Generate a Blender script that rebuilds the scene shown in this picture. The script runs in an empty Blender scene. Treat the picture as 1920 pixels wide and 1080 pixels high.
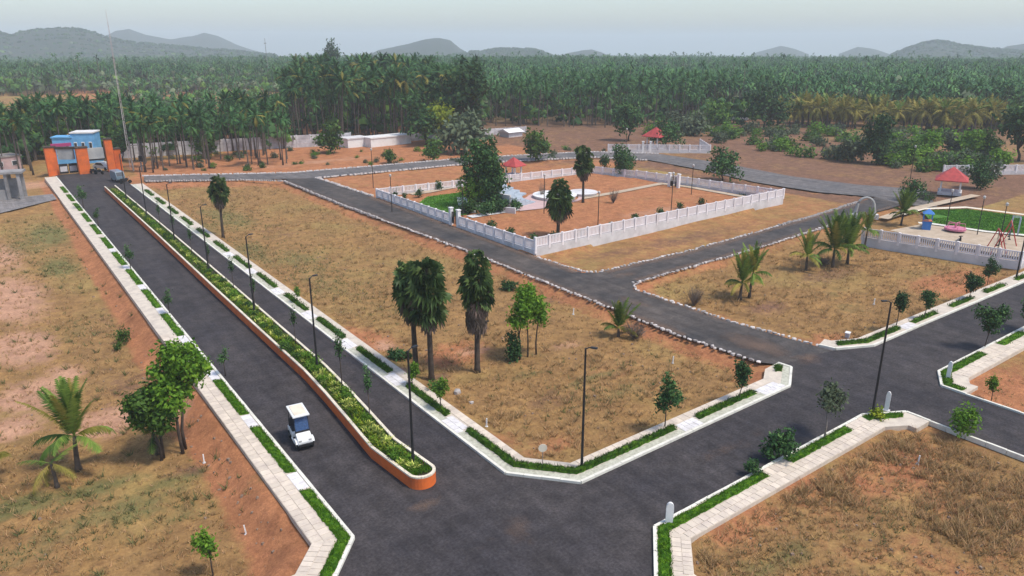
import bpy, bmesh, math, random
import numpy as np
from mathutils import Vector

random.seed(7)
RNG = np.random.default_rng(11)
R = math.radians
S = bpy.context.scene
COL = S.collection

# ------------------------------------------------------------------ camera
# world axes: +Y runs up the planted dual road, +X runs along the cross road; metres
HEAD = R(36.5)
cam_d = bpy.data.cameras.new('camera')
cam = bpy.data.objects.new('camera', cam_d)
COL.objects.link(cam)
cam.location = (0, 0, 22)
cam.rotation_euler = (R(90 - 18.2), 0, -HEAD)
cam_d.sensor_width = 36
cam_d.lens = 26.175
cam_d.clip_start = 0.5
cam_d.clip_end = 20000
S.camera = cam

# ------------------------------------------------------------------ light
HAZE_DENSITY = 0.00036
SUN_EL, SUN_AZ = R(60), R(150)          # azimuth clockwise from +Y
w = bpy.data.worlds.new('World')
S.world = w
w.use_nodes = True
nt = w.node_tree
sky = nt.nodes.new('ShaderNodeTexSky')
sky.sky_type = 'NISHITA'
sky.sun_disc = False
sky.sun_elevation = SUN_EL
sky.sun_rotation = SUN_AZ
sky.air_density = 1.0
sky.dust_density = 1.5
sky.ozone_density = 2.0
bg = nt.nodes['Background']
bg.inputs[1].default_value = 0.088
nt.links.new(sky.outputs[0], bg.inputs[0])
sun_d = bpy.data.lights.new('sun', 'SUN')
sun_d.energy = 1.5
sun_d.angle = R(10)
sun_d.color = (1.0, 0.93, 0.82)
sun = bpy.data.objects.new('sun', sun_d)
COL.objects.link(sun)
sun.rotation_euler = (R(90) - SUN_EL, 0, math.pi - SUN_AZ)
S.view_settings.view_transform = 'Standard'
S.view_settings.look = 'None'
S.view_settings.exposure = 1.2
S.view_settings.gamma = 1
S.view_settings.use_curve_mapping = False
S.render.engine = 'CYCLES'
S.cycles.use_denoising = True
S.cycles.max_bounces = 6
S.cycles.diffuse_bounces = 2
S.cycles.glossy_bounces = 2
S.cycles.transmission_bounces = 2
S.cycles.volume_bounces = 2
S.cycles.caustics_reflective = False
S.cycles.caustics_refractive = False

# ------------------------------------------------------------------ materials
def mat(name, col, rough=0.85, col2=None, scale=3.0, detail=4.0, tint=0.0, objvar=0.0, bump=0.0, transl=0.0, spec=0.3, metal=0.0, coat=0.0, lo=0.35, hi=0.65):
    m = bpy.data.materials.new(name)
    m.use_nodes = True
    n, l = m.node_tree.nodes, m.node_tree.links
    b = n['Principled BSDF']
    b.inputs['Roughness'].default_value = rough
    b.inputs['Specular IOR Level'].default_value = spec
    b.inputs['Metallic'].default_value = metal
    if coat: b.inputs['Coat Weight'].default_value = coat
    out = None
    c1 = n.new('ShaderNodeRGB'); c1.outputs[0].default_value = (*col, 1)
    out = c1.outputs[0]
    if col2:
        tc = n.new('ShaderNodeTexCoord')
        no = n.new('ShaderNodeTexNoise'); no.inputs['Scale'].default_value = scale; no.inputs['Detail'].default_value = detail
        no.inputs['Roughness'].default_value = 0.65
        geo = n.new('ShaderNodeNewGeometry')
        l.new(geo.outputs['Position'], no.inputs['Vector'])
        mr = n.new('ShaderNodeMapRange'); mr.inputs[1].default_value = lo; mr.inputs[2].default_value = hi
        l.new(no.outputs[0], mr.inputs[0])
        mx = n.new('ShaderNodeMix'); mx.data_type = 'RGBA'
        l.new(mr.outputs[0], mx.inputs[0]); l.new(out, mx.inputs[6])
        mx.inputs[7].default_value = (*col2, 1)
        out = mx.outputs[2]
        if bump:
            bp = n.new('ShaderNodeBump'); bp.inputs['Strength'].default_value = bump; bp.inputs['Distance'].default_value = 0.05
            l.new(no.outputs[0], bp.inputs['Height']); l.new(bp.outputs[0], b.inputs['Normal'])
    if tint or objvar:
        hs = n.new('ShaderNodeHueSaturation')
        l.new(out, hs.inputs['Color'])
        val = None
        if tint:
            at = n.new('ShaderNodeAttribute'); at.attribute_name = 'tint'
            mv = n.new('ShaderNodeMapRange'); mv.inputs[3].default_value = 1 - tint; mv.inputs[4].default_value = 1 + tint
            l.new(at.outputs['Fac'], mv.inputs[0]); val = mv.outputs[0]
            mh = n.new('ShaderNodeMapRange'); mh.inputs[3].default_value = 0.5 - 0.045 * tint; mh.inputs[4].default_value = 0.5 + 0.03 * tint
            l.new(at.outputs['Fac'], mh.inputs[0])
            iv = n.new('ShaderNodeMath'); iv.operation = 'SUBTRACT'; iv.inputs[0].default_value = 1.0
            l.new(mh.outputs[0], iv.inputs[1]); l.new(iv.outputs[0], hs.inputs['Hue'])
        if objvar:
            oi = n.new('ShaderNodeObjectInfo')
            mo = n.new('ShaderNodeMapRange'); mo.inputs[3].default_value = 1 - objvar; mo.inputs[4].default_value = 1 + objvar
            l.new(oi.outputs['Random'], mo.inputs[0])
            if val is None: val = mo.outputs[0]
            else:
                mm = n.new('ShaderNodeMath'); mm.operation = 'MULTIPLY'
                l.new(val, mm.inputs[0]); l.new(mo.outputs[0], mm.inputs[1]); val = mm.outputs[0]
        l.new(val, hs.inputs['Value'])
        out = hs.outputs[0]
    l.new(out, b.inputs['Base Color'])
    if transl:
        tr = n.new('ShaderNodeBsdfTranslucent'); l.new(out, tr.inputs['Color'])
        ms = n.new('ShaderNodeMixShader'); ms.inputs[0].default_value = transl
        l.new(b.outputs[0], ms.inputs[1]); l.new(tr.outputs[0], ms.inputs[2])
        l.new(ms.outputs[0], n['Material Output'].inputs[0])
    return m

M = dict(
    kerb=mat('white_kerb_paint', (.75, .72, .62), .8, (.55, .52, .47), 1.7, 6, objvar=.06, lo=.45, hi=.8),
    paver=mat('pale_paver', (.66, .565, .455), .9, (.50, .42, .36), 2.3, 8, objvar=.10, lo=.4, hi=.75),
    slab=mat('path_concrete', (.62, .54, .44), .9, (.42, .36, .31), 1.6, 8, lo=.42, hi=.78),
    tilew=mat('white_tile', (.72, .69, .68), .8, (.5, .46, .44), 2.5, 6, objvar=.07, lo=.45, hi=.8),
    strip=mat('gravel_strip', (.55, .54, .44), .9, (.28, .27, .2), 5, 6, lo=.4, hi=.75),
    orange=mat('orange_paint', (.72, .15, .03), .75, (.42, .10, .035), .9, 8, objvar=.12, lo=.42, hi=.75),
    cream=mat('cream_coping', (.74, .66, .52), .8, (.55, .48, .37), 1.5, 6, objvar=.08, lo=.45, hi=.8),
    soil=mat('dark_soil', (.06, .045, .025), .95, (.03, .03, .015), 3),
    stone=mat('rubble_stone', (.58, .53, .50), .95, (.30, .27, .25), 2.6, 6, objvar=.34, lo=.38, hi=.7),
    trunk=mat('bark', (.085, .065, .05), .95, (.04, .03, .024), 3.5, 6, objvar=.2),
    ptrunk=mat('palm_bark', (.13, .105, .085), .95, (.06, .048, .04), 3.0, 6, objvar=.2),
    fieldstone=mat('field_stone', (.30, .215, .155), .95, (.2, .14, .10), 3, 4),
    palebark=mat('pale_bark', (.32, .27, .23), .9, (.16, .13, .11), 4, 6),
    palm=mat('palm_leaf', (.12, .185, .035), .55, tint=.55, objvar=.25, transl=.22, spec=.1),
    palmdark=mat('grove_palm_leaf', (.040, .10, .030), .5, tint=.75, objvar=.4, transl=.1, spec=.1),
    palmyel=mat('yellowing_palm_leaf', (.24, .21, .045), .6, tint=.5, objvar=.2, transl=.25, spec=.1),
    fan=mat('fan_leaf', (.078, .128, .04), .42, tint=.75, objvar=.12, transl=.15, spec=.1),
    dead=mat('dead_leaf', (.16, .12, .095), .9, tint=.6, objvar=.1),
    leaf=mat('leaf', (.075, .150, .026), .5, tint=.7, objvar=.3, transl=.25, spec=.1),
    leafb=mat('bright_leaf', (.13, .25, .024), .5, tint=.55, objvar=.15, transl=.3, spec=.1),
    leafd=mat('dark_leaf', (.042, .096, .028), .6, tint=.7, objvar=.3, transl=.1, spec=.1),
    leafg=mat('greyish_leaf', (.105, .135, .075), .7, tint=.5, objvar=.25, transl=.2, spec=.1),
    leafy=mat('yellow_green_leaf', (.30, .36, .03), .5, tint=.5, objvar=.2, transl=.3, spec=.1),
    variegated=mat('variegated_leaf', (.46, .50, .12), .5, tint=.6, objvar=.25, transl=.25, spec=.1),
    bedgrass=mat('bed_grass', (.085, .195, .010), .8, (.055, .135, .008), 3.5, 6, tint=.4, transl=.15, spec=.1),
    hedge=mat('bed_hedge', (.060, .135, .010), .8, (.035, .085, .008), 4, 6, tint=.5, transl=.1, spec=.1),
    lawn=mat('lawn', (.13, .31, .03), .9, (.095, .22, .022), .8, 8, tint=.3),
    twig=mat('dry_twigs', (.16, .125, .10), .95, tint=.4),
    drygrass=mat('dry_grass', (.42, .275, .135), .9, tint=.5, transl=.3, spec=.1),
    weed=mat('green_weed', (.16, .165, .065), .9, tint=.5, transl=.3, spec=.1),
    black=mat('black_metal', (.018, .018, .02), .5, spec=.4),
    lampglass=mat('lamp_lens', (.45, .44, .42), .4),
    white=mat('white_paint', (.78, .77, .75), .55, (.62, .60, .57), 1.2, 6, lo=.5, hi=.8),
    fence=mat('white_fence', (.80, .755, .755), .8, (.64, .59, .59), .7, 6, objvar=.08, lo=.45, hi=.8),
    plinth=mat('plinth_plaster', (.66, .64, .635), .9, (.44, .42, .415), .5, 8, lo=.42, hi=.75),
    concrete=mat('grey_concrete', (.33, .31, .30), .95, (.19, .18, .175), .7, 8, objvar=.12),
    wallgrey=mat('compound_wall', (.66, .64, .65), .95, (.33, .31, .33), .45, 8, objvar=.12),
    rooft=mat('red_roof', (.50, .075, .07), .7, (.34, .05, .05), 1.4, 5),
    magenta=mat('magenta_sign', (.40, .05, .16), .6),
    bluewall=mat('light_blue_wall', (.18, .47, .78), .8, (.12, .34, .6), .6, 6),
    dark=mat('dark_void', (.02, .02, .023), .6),
    window=mat('window_glass', (.04, .05, .06), .15, spec=.6),
    panel=mat('grey_panel', (.42, .42, .40), .8, (.30, .31, .31), .8, 5),
    tyre=mat('tyre', (.015, .015, .015), .9),
    rim=mat('hub_metal', (.45, .45, .46), .35, metal=.7),
    carpaint=mat('cart_paint', (.78, .78, .76), .3, coat=.4),
    seat=mat('cart_seat', (.03, .03, .035), .6),
    blueplastic=mat('blue_plastic', (.045, .19, .52), .4),
    redplastic=mat('red_plastic', (.50, .06, .05), .45),
    pinkplastic=mat('pink_plastic', (.62, .20, .30), .5),
    orangeplastic=mat('orange_plastic', (.65, .17, .05), .5),
    stageblue=mat('pale_blue_tile', (.44, .50, .56), .7, (.33, .38, .43), .8, 5, objvar=.08),
    pinkfloor=mat('pink_floor', (.60, .42, .40), .85, (.5, .35, .33), .8, 5),
    sand=mat('pale_sand', (.52, .42, .31), .95, (.40, .31, .22), .8, 6),
    mast=mat('mast_paint', (.45, .33, .32), .7, (.6, .58, .56), .2, 1),
    pole=mat('concrete_pole', (.34, .30, .28), .9, (.22, .2, .18), 1.5),
    vanblue=mat('van_paint', (.16, .22, .26), .35, coat=.3),
)
def glass_mat():
    m = bpy.data.materials.new('windshield'); m.use_nodes = True
    b = m.node_tree.nodes['Principled BSDF']
    b.inputs['Base Color'].default_value = (.07, .14, .30, 1); b.inputs['Roughness'].default_value = .08
    b.inputs['Alpha'].default_value = .55
    return m
M['glass'] = glass_mat()

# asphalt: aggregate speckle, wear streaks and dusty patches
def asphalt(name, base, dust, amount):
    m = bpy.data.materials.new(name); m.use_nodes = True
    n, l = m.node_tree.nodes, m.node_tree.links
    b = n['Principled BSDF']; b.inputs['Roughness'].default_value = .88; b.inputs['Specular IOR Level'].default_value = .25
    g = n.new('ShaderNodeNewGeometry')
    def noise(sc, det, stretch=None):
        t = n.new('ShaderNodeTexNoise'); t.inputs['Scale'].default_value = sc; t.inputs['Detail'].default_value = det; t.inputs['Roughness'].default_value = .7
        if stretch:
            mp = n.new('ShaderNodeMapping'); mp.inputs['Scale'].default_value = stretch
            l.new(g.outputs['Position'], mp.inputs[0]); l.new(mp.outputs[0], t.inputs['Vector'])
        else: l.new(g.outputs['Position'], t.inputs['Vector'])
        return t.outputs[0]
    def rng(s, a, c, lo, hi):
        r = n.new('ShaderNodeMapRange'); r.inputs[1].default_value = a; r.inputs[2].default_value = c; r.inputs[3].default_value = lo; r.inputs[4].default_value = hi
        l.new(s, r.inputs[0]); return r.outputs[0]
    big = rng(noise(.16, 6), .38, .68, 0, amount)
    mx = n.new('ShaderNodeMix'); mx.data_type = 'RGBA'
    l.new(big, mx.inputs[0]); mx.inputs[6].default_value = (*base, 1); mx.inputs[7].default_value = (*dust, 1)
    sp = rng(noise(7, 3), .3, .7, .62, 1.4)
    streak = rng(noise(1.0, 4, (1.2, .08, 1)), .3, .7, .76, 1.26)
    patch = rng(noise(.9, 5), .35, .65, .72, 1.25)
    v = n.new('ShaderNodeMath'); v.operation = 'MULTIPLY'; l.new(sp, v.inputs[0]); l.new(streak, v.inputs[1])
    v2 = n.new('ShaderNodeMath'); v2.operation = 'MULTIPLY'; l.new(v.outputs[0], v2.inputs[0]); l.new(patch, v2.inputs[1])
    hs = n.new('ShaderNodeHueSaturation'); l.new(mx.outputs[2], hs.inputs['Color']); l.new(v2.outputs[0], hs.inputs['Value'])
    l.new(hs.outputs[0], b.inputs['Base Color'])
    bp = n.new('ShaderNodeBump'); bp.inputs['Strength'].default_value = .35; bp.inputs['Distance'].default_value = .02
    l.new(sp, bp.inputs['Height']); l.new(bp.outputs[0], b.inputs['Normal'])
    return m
M['asphalt'] = asphalt('asphalt_fresh', (.038, .034, .037), (.068, .058, .055), .7)
M['asphalt_old'] = asphalt('asphalt_dusty', (.047, .044, .044), (.11, .09, .077), .85)
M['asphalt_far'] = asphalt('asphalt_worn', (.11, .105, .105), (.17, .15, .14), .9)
M['gravelroad'] = asphalt('gravel_road', (.17, .16, .16), (.24, .215, .20), .9)

# earth: dry grass, red soil, salmon bare soil, green growth; masks are stored on the ground mesh
def earth():
    m = bpy.data.materials.new('earth'); m.use_nodes = True
    n, l = m.node_tree.nodes, m.node_tree.links
    b = n['Principled BSDF']; b.inputs['Roughness'].default_value = .97; b.inputs['Specular IOR Level'].default_value = .1
    g = n.new('ShaderNodeNewGeometry')
    def noise(sc, det, ro=.65, dist=0.0):
        t = n.new('ShaderNodeTexNoise'); t.inputs['Scale'].default_value = sc; t.inputs['Detail'].default_value = det
        t.inputs['Roughness'].default_value = ro; t.inputs['Distortion'].default_value = dist
        l.new(g.outputs['Position'], t.inputs['Vector']); return t.outputs[0]
    def rng(s, a, c, lo=0, hi=1):
        r = n.new('ShaderNodeMapRange'); r.inputs[1].default_value = a; r.inputs[2].default_value = c; r.inputs[3].default_value = lo; r.inputs[4].default_value = hi
        l.new(s, r.inputs[0]); return r.outputs[0]
    def mix(f, a, c):
        x = n.new('ShaderNodeMix'); x.data_type = 'RGBA'
        l.new(f, x.inputs[0])
        for s, v in ((6, a), (7, c)):
            if isinstance(v, tuple): x.inputs[s].default_value = (*v, 1)
            else: l.new(v, x.inputs[s])
        return x.outputs[2]
    def mul(a, c, op='MULTIPLY'):
        x = n.new('ShaderNodeMath'); x.operation = op
        for i, v in ((0, a), (1, c)):
            if isinstance(v, (int, float)): x.inputs[i].default_value = v
            else: l.new(v, x.inputs[i])
        return x.outputs[0]
    def attr(nm):
        a = n.new('ShaderNodeAttribute'); a.attribute_name = nm; return a.outputs['Fac']
    med = noise(.22, 8, .7); fine = noise(1.4, 8, .75); tiny = noise(6.0, 6, .8)
    straw = mix(rng(fine, .36, .66), (.315, .185, .075), (.20, .115, .053))
    straw = mix(rng(med, .35, .65), straw, mix(rng(fine, .38, .62), (.40, .232, .088), (.235, .130, .054)))
    straw = mix(mul(rng(noise(.07, 5), .5, .7), .6), straw, (.31, .245, .085))
    red = mix(rng(fine, .36, .66), (.46, .20, .092), (.30, .125, .062))
    sal = mix(rng(fine, .36, .66), (.52, .30, .19), (.40, .215, .135))
    grn = mix(rng(fine, .36, .66), (.145, .14, .05), (.21, .17, .07))
    soften = mul(mul(fine, med, 'ADD'), -1.0, 'ADD')       # ~ centred noise
    def masked(nm):
        return rng(mul(attr(nm), mul(soften, .9), 'ADD'), .32, .68)
    c = mix(masked('bare'), straw, red)
    c = mix(masked('salmon'), c, sal)
    c = mix(masked('green'), c, grn)
    brn = mix(rng(fine, .36, .66), (.235, .125, .078), (.15, .085, .056))
    c = mix(masked('brown'), c, brn)
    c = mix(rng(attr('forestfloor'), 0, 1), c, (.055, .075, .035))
    hs = n.new('ShaderNodeHueSaturation'); l.new(c, hs.inputs['Color'])
    l.new(mul(rng(tiny, .3, .7, .68, 1.32), rng(noise(.55, 6, .7), .3, .7, .76, 1.22)), hs.inputs['Value'])
    l.new(hs.outputs[0], b.inputs['Base Color'])
    bp = n.new('ShaderNodeBump'); bp.inputs['Strength'].default_value = .6; bp.inputs['Distance'].default_value = .12
    l.new(mul(fine, tiny, 'ADD'), bp.inputs['Height']); l.new(bp.outputs[0], b.inputs['Normal'])
    return m
M['earth'] = earth()

# ------------------------------------------------------------------ object helpers
def tag(o, label=None, cat=None, group=None, kind=None):
    if label: o['label'] = label
    if cat: o['category'] = cat
    if group: o['group'] = group
    if kind: o['kind'] = kind
    return o
def empty(name, loc, rz=0.0, parent=None):
    o = bpy.data.objects.new(name, None); COL.objects.link(o)
    o.location = loc; o.rotation_euler = (0, 0, rz); o.empty_display_size = .2
    if parent: o.parent = parent
    return o
def thing(name, loc, label, cat, rz=0.0, group=None):
    return tag(empty(name, loc, rz), label, cat, group)
def link(name, me, parent=None, loc=(0, 0, 0), rz=0.0, scale=None, kind=None):
    o = bpy.data.objects.new(name, me); COL.objects.link(o)
    o.location = loc; o.rotation_euler = (0, 0, rz)
    if scale: o.scale = scale
    if parent: o.parent = parent
    if kind: o['kind'] = kind
    return o
def copy_tree(o, loc=None, rz=None, sc=None, parent=None):
    c = o.copy(); COL.objects.link(c)
    if parent: c.parent = parent
    if loc is not None: c.location = loc
    if rz is not None: c.rotation_euler = (0, 0, rz)
    if sc is not None: c.scale = (sc, sc, sc) if not isinstance(sc, tuple) else sc
    for ch in o.children: copy_tree(ch, parent=c)
    return c

class G:
    """collects faces; build() makes one mesh"""
    def __init__(s): s.v = []; s.f = []; s.m = []; s.t = []; s.n = 0
    def add(s, v, f, m=0, t=.5):
        v = np.asarray(v, float).reshape(-1, 3)
        s.v.append(v)
        for q in f:
            s.f.append([i + s.n for i in q]); s.m.append(m); s.t.append(t)
        s.n += len(v); return s
    def addn(s, v, f, t, m=0):            # numpy batch: v (k,3), f (n,p), t (n,)
        s.v.append(np.asarray(v, float)); s.f += (np.asarray(f) + s.n).tolist()
        s.m += [m] * len(f); s.t += list(np.broadcast_to(t, (len(f),))); s.n += len(v); return s
    def box(s, c, d, m=0, rz=0.0, taper=1.0):
        x, y, z = d[0] / 2, d[1] / 2, d[2] / 2
        p = np.array([[-x, -y, -z], [x, -y, -z], [x, y, -z], [-x, y, -z], [-x * taper, -y * taper, z], [x * taper, -y * taper, z], [x * taper, y * taper, z], [-x * taper, y * taper, z]])
        cs, sn = math.cos(rz), math.sin(rz)
        p[:, :2] = p[:, :2] @ np.array([[cs, sn], [-sn, cs]])
        return s.add(p + np.array(c), [(0, 3, 2, 1), (4, 5, 6, 7), (0, 1, 5, 4), (1, 2, 6, 5), (2, 3, 7, 6), (3, 0, 4, 7)], m)
    def tube(s, pts, rad, n=8, m=0, cap=True, t=.5):
        pts = [np.array(p, float) for p in pts]
        if not hasattr(rad, '__len__'): rad = [rad] * len(pts)
        vs = []
        for i, p in enumerate(pts):
            d = pts[min(i + 1, len(pts) - 1)] - pts[max(i - 1, 0)]
            d /= (np.linalg.norm(d) + 1e-9)
            a = np.cross(d, [0, 0, 1.0]) if abs(d[2]) < .9 else np.cross(d, [1.0, 0, 0])
            a /= np.linalg.norm(a); b = np.cross(d, a)
            for k in range(n):
                an = 2 * math.pi * k / n
                vs.append(p + rad[i] * (math.cos(an) * a + math.sin(an) * b))
        f = []
        for i in range(len(pts) - 1):
            for k in range(n):
                f.append((i * n + k, i * n + (k + 1) % n, (i + 1) * n + (k + 1) % n, (i + 1) * n + k))
        if cap: f += [tuple(range(n))[::-1], tuple((len(pts) - 1) * n + k for k in range(n))]
        return s.add(vs, f, m, t)
    def prism(s, poly, z0, z1, m=0, m_top=None):
        n = len(poly)
        area = sum(poly[i][0] * poly[(i + 1) % n][1] - poly[(i + 1) % n][0] * poly[i][1] for i in range(n))
        if area < 0: poly = poly[::-1]
        v = [(x, y, z0) for x, y in poly] + [(x, y, z1) for x, y in poly]
        s.add(v, [(i, (i + 1) % n, n + (i + 1) % n, n + i) for i in range(n)], m)
        s.add([(x, y, z1) for x, y in poly], [tuple(range(n))], m if m_top is None else m_top)
        return s
    def lathe(s, c, prof, n=16, m=0):
        vs = []
        for r, z in prof:
            for k in range(n):
                an = 2 * math.pi * k / n; vs.append((c[0] + r * math.cos(an), c[1] + r * math.sin(an), c[2] + z))
        f = [(i * n + k, i * n + (k + 1) % n, (i + 1) * n + (k + 1) % n, (i + 1) * n + k) for i in range(len(prof) - 1) for k in range(n)]
        return s.add(vs, f, m)
    def mesh(s, name, mats, smooth=False, bevel=0.0):
        me = bpy.data.meshes.new(name)
        v = np.concatenate(s.v) if s.v else np.zeros((0, 3))
        me.from_pydata(v.tolist(), [], s.f)
        for k in (mats if isinstance(mats, (list, tuple)) else [mats]): me.materials.append(M[k] if isinstance(k, str) else k)
        me.polygons.foreach_set('material_index', s.m)
        a = me.attributes.new('tint', 'FLOAT', 'FACE'); a.data.foreach_set('value', np.array(s.t, dtype=np.float32))
        if bevel:
            bm = bmesh.new(); bm.from_mesh(me)
            bmesh.ops.remove_doubles(bm, verts=bm.verts, dist=1e-4)
            bmesh.ops.bevel(bm, geom=[e for e in bm.edges if len(e.link_faces) == 2 and e.calc_face_angle(0) > .6], offset=bevel, segments=2, affect='EDGES', profile=.6)
            bm.to_mesh(me); bm.free()
        if smooth: me.polygons.foreach_set('use_smooth', [True] * len(me.polygons))
        me.update()
        return me
    def build(s, name, mats, parent=None, loc=(0, 0, 0), rz=0.0, smooth=False, bevel=0.0, kind=None):
        return link(name, s.mesh(name, mats, smooth, bevel), parent, loc, rz, kind=kind)
ORD = ['first', 'second', 'third', 'fourth', 'fifth', 'sixth', 'seventh', 'eighth', 'ninth', 'tenth', 'eleventh', 'twelfth', 'thirteenth', 'fourteenth', 'fifteenth', 'sixteenth', 'seventeenth', 'eighteenth', 'nineteenth', 'twentieth']

# ------------------------------------------------------------------ layout (X, Y in metres)
def KL(y): return 11.6 + .0119 * (y - 28)        # kerb edge of the left footpath
def KR(y): return 20.4 + .013 * (y - 28)         # kerb edge of the right footpath
ROAD = [(13.05, 152), (11.6, 28), (9.2, 25.3), (-70, 25.3), (-70, 20.4), (9.0, 20.4), (11.6, 17.8), (11.6, -45), (20.6, -45), (20.6, 17.6), (23.4, 20.3),
        (42.2, 20.45), (44.8, 19.0), (44.8, -70), (50.3, -70), (50.35, 19.5), (52.6, 20.75), (150, 20.6), (150, 25.3), (62, 25.8), (53.5, 25.8), (50.2, 27.3), (44.9, 28.0), (45.0, 27.2), (42.2, 25.45),
        (23.1, 25.1), (20.4, 28.2), (21.9, 134), (22.6, 152)]
INNER = [(44.9, 28), (50.2, 27.3), (49.0, 36), (48.8, 46.8), (50.8, 48.3), (49.8, 52.6), (48.4, 53.6), (48.3, 60), (48.8, 80), (49.2, 102), (48.7, 122.6), (44.6, 124.7), (43.3, 123), (43.0, 99), (43.7, 68), (43.5, 45), (43.4, 36), (44.0, 29.2)]
SIDE = [(50.8, 48.3), (69, 48.9), (84, 50.0), (107.6, 51.2), (110, 56.5), (91, 54.5), (64, 52.6), (49.8, 52.6)]
FAR = [(24.3, 136.5), (44.6, 124.7), (48.7, 122.6), (80.3, 120.2), (104, 112.5), (110, 103), (109, 90), (106, 75), (106.5, 64), (110, 56.5), (107.6, 51.2), (110, 47.5), (122, 55), (117.5, 64), (116, 75), (118.5, 92), (118, 108), (108.5, 118.5), (84.2, 126.0), (47.6, 130), (25.4, 142.2)]
WEST = [(10.6, 128.0), (3.0, 121.4), (-60, 112), (-60, 124), (3.6, 133.4), (10.6, 133.0)]
LWALK = [(KL(150), 150), (KL(28), 28), (9.2, 25.3), (-30, 25.3), (-30, 27.2), (7.6, 27.2), (9.7, 29.6), (12.4, 150)]
def sd_poly(X, Y, poly):
    """signed distance, negative inside"""
    P = np.array(poly, float); n = len(P)
    d = np.full(X.shape, 1e9); ins = np.zeros(X.shape, bool)
    for i in range(n):
        a, b = P[i], P[(i + 1) % n]
        ex, ey = b - a
        t = np.clip(((X - a[0]) * ex + (Y - a[1]) * ey) / (ex * ex + ey * ey), 0, 1)
        d = np.minimum(d, np.hypot(X - a[0] - t * ex, Y - a[1] - t * ey))
        c = (a[1] > Y) != (b[1] > Y)
        with np.errstate(divide='ignore', invalid='ignore'):
            ins ^= c & (X < (b[0] - a[0]) * (Y - a[1]) / (b[1] - a[1] + 1e-12) + a[0])
    return np.where(ins, -d, d)
def smooth(a, b, x):
    t = np.clip((x - a) / (b - a), 0, 1); return t * t * (3 - 2 * t)
def vnoise(X, Y, scale, seed=0, octaves=3):
    """cheap value noise in -1..1"""
    out = np.zeros(np.shape(X)); amp = 1.0; tot = 0
    for o in range(octaves):
        x = np.asarray(X) / scale * 2 ** o + 17.3 * seed; y = np.asarray(Y) / scale * 2 ** o - 9.1 * seed
        xi, yi = np.floor(x), np.floor(y); fx, fy = x - xi, y - yi
        fx, fy = fx * fx * (3 - 2 * fx), fy * fy * (3 - 2 * fy)
        def h(i, j):
            s = np.sin(i * 127.1 + j * 311.7 + seed * 74.7 + o * 13.7) * 43758.5453
            return (s - np.floor(s)) * 2 - 1
        out += amp * ((h(xi, yi) * (1 - fx) + h(xi + 1, yi) * fx) * (1 - fy) + (h(xi, yi + 1) * (1 - fx) + h(xi + 1, yi + 1) * fx) * fy)
        tot += amp; amp *= .5
    return out / tot
PARK = [(48.7, 61.8), (49.4, 101), (90.1, 98), (92.4, 89.2), (95.6, 62.9)]
PARK2 = [(83.6, 43.4), (86.0, 28.0), (150, 28.0), (150, 44), (126, 56), (108, 50)]
def ground_z(X, Y):
    X = np.asarray(X, float); Y = np.asarray(Y, float)
    d = np.full(X.shape, 1e9)
    for p in (ROAD, INNER, SIDE, FAR, LWALK, WEST, WALKS['right'], WALKS['corner_a'], WALKS['corner_b'], WALKS['corner_c'], WALKS['corner_d']):
        d = np.minimum(d, sd_poly(X, Y, p))
    depth = .22 + .0 * X
    depth = np.where((X < 11.5) & (Y > 24), 1.05 - .55 * smooth(60, 118, Y), depth)
    bw = np.where((X < 11.5) & (Y > 24), 2.0, 1.0)
    depth = np.where((X > 44) & (X < 86) & (Y > 26) & (Y < 48.5), .45, depth)
    depth = np.where((X < 43.6) & (X > 22) & (Y > 26), .30 + .25 * smooth(36, 43, X), depth)
    z = -.10 - depth * smooth(-.05, 1, d / bw)
    amp = smooth(.3, 3, d)
    z = z + amp * (.10 * vnoise(X, Y, 6, 1) + .04 * vnoise(X, Y, 1.3, 2) + .18 * vnoise(X, Y, 25, 3) * smooth(2, 12, d))
    z = np.where(d < 0, -.22, z)
    r = np.hypot(X, Y)
    z = z + smooth(180, 500, r) * 2.2 * vnoise(X, Y, 160, 5) - .012 * np.maximum(r - 600, 0)
    for p in (PARK,):
        pd = sd_poly(X, Y, p)
        z = np.where((pd < 0) & (d > 0), .1 + .04 * vnoise(X, Y, 2, 7), z)
    return z

# where the soil is red and bare, salmon and trampled, or green with weeds (x, y, half widths, strength)
SOIL_RED = [(*(23.08, 51.04), 2.5, 4, .9), (*(27.40, 44.49), 3.5, 2.5, .9), (*(21.51, 53.63), 1.5, 4, .6), (*(24.22, 29.61), 3, 1.2, .6), (*(22.77, 31.83), 1.6, 2.0, .6), (*(42.24, 28.14), 1.6, 2.4, .9), (*(19.67, 67.69), 1.2, 6, .5),
            (*(77.43, 30.15), 9, 4, .8), (*(53.23, 27.35), 2.2, 4, .7), (*(52.40, 28.65), 4, 2, .8), (*(32.69, 18.51), 3, 2.2, .7), (*(26.57, 17.92), 2.4, 1.6, .75), (*(39.37, 16.22), 3.5, 2.0, .8), (*(28.68, 17.94), 2, 1.5, .7), (*(37.04, 12.88), 2.4, 1.4, .6), (*(35.42, 16.49), 1.6, 2.2, .75), (*(31.44, 15.91), 3, 1.5, .5),
            (*(54.18, 17.17), 6, 4, .85), (*(8.46, 46.12), 1.6, 3, .8), (*(8.47, 41.35), 1.2, 2.4, .7), (*(42.47, 68.41), 2.0, 9, .5), (*(25.16, 118.88), 4, 5, .4), (*(64.53, 61.18), 8, 3, .5), (*(34.75, 34.81), 4, 1.5, .5), (*(13.59, 122.54), 3, 10, .6),
            (*(104.29, 107.16), 14, 6, .8), (*(97.43, 131.67), 14, 6, .9), (*(113.69, 82.56), 9, 4, .6), (*(163.09, 104.24), 16, 3, .6), (*(97.03, 60.81), 10, 8, .5)]
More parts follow.
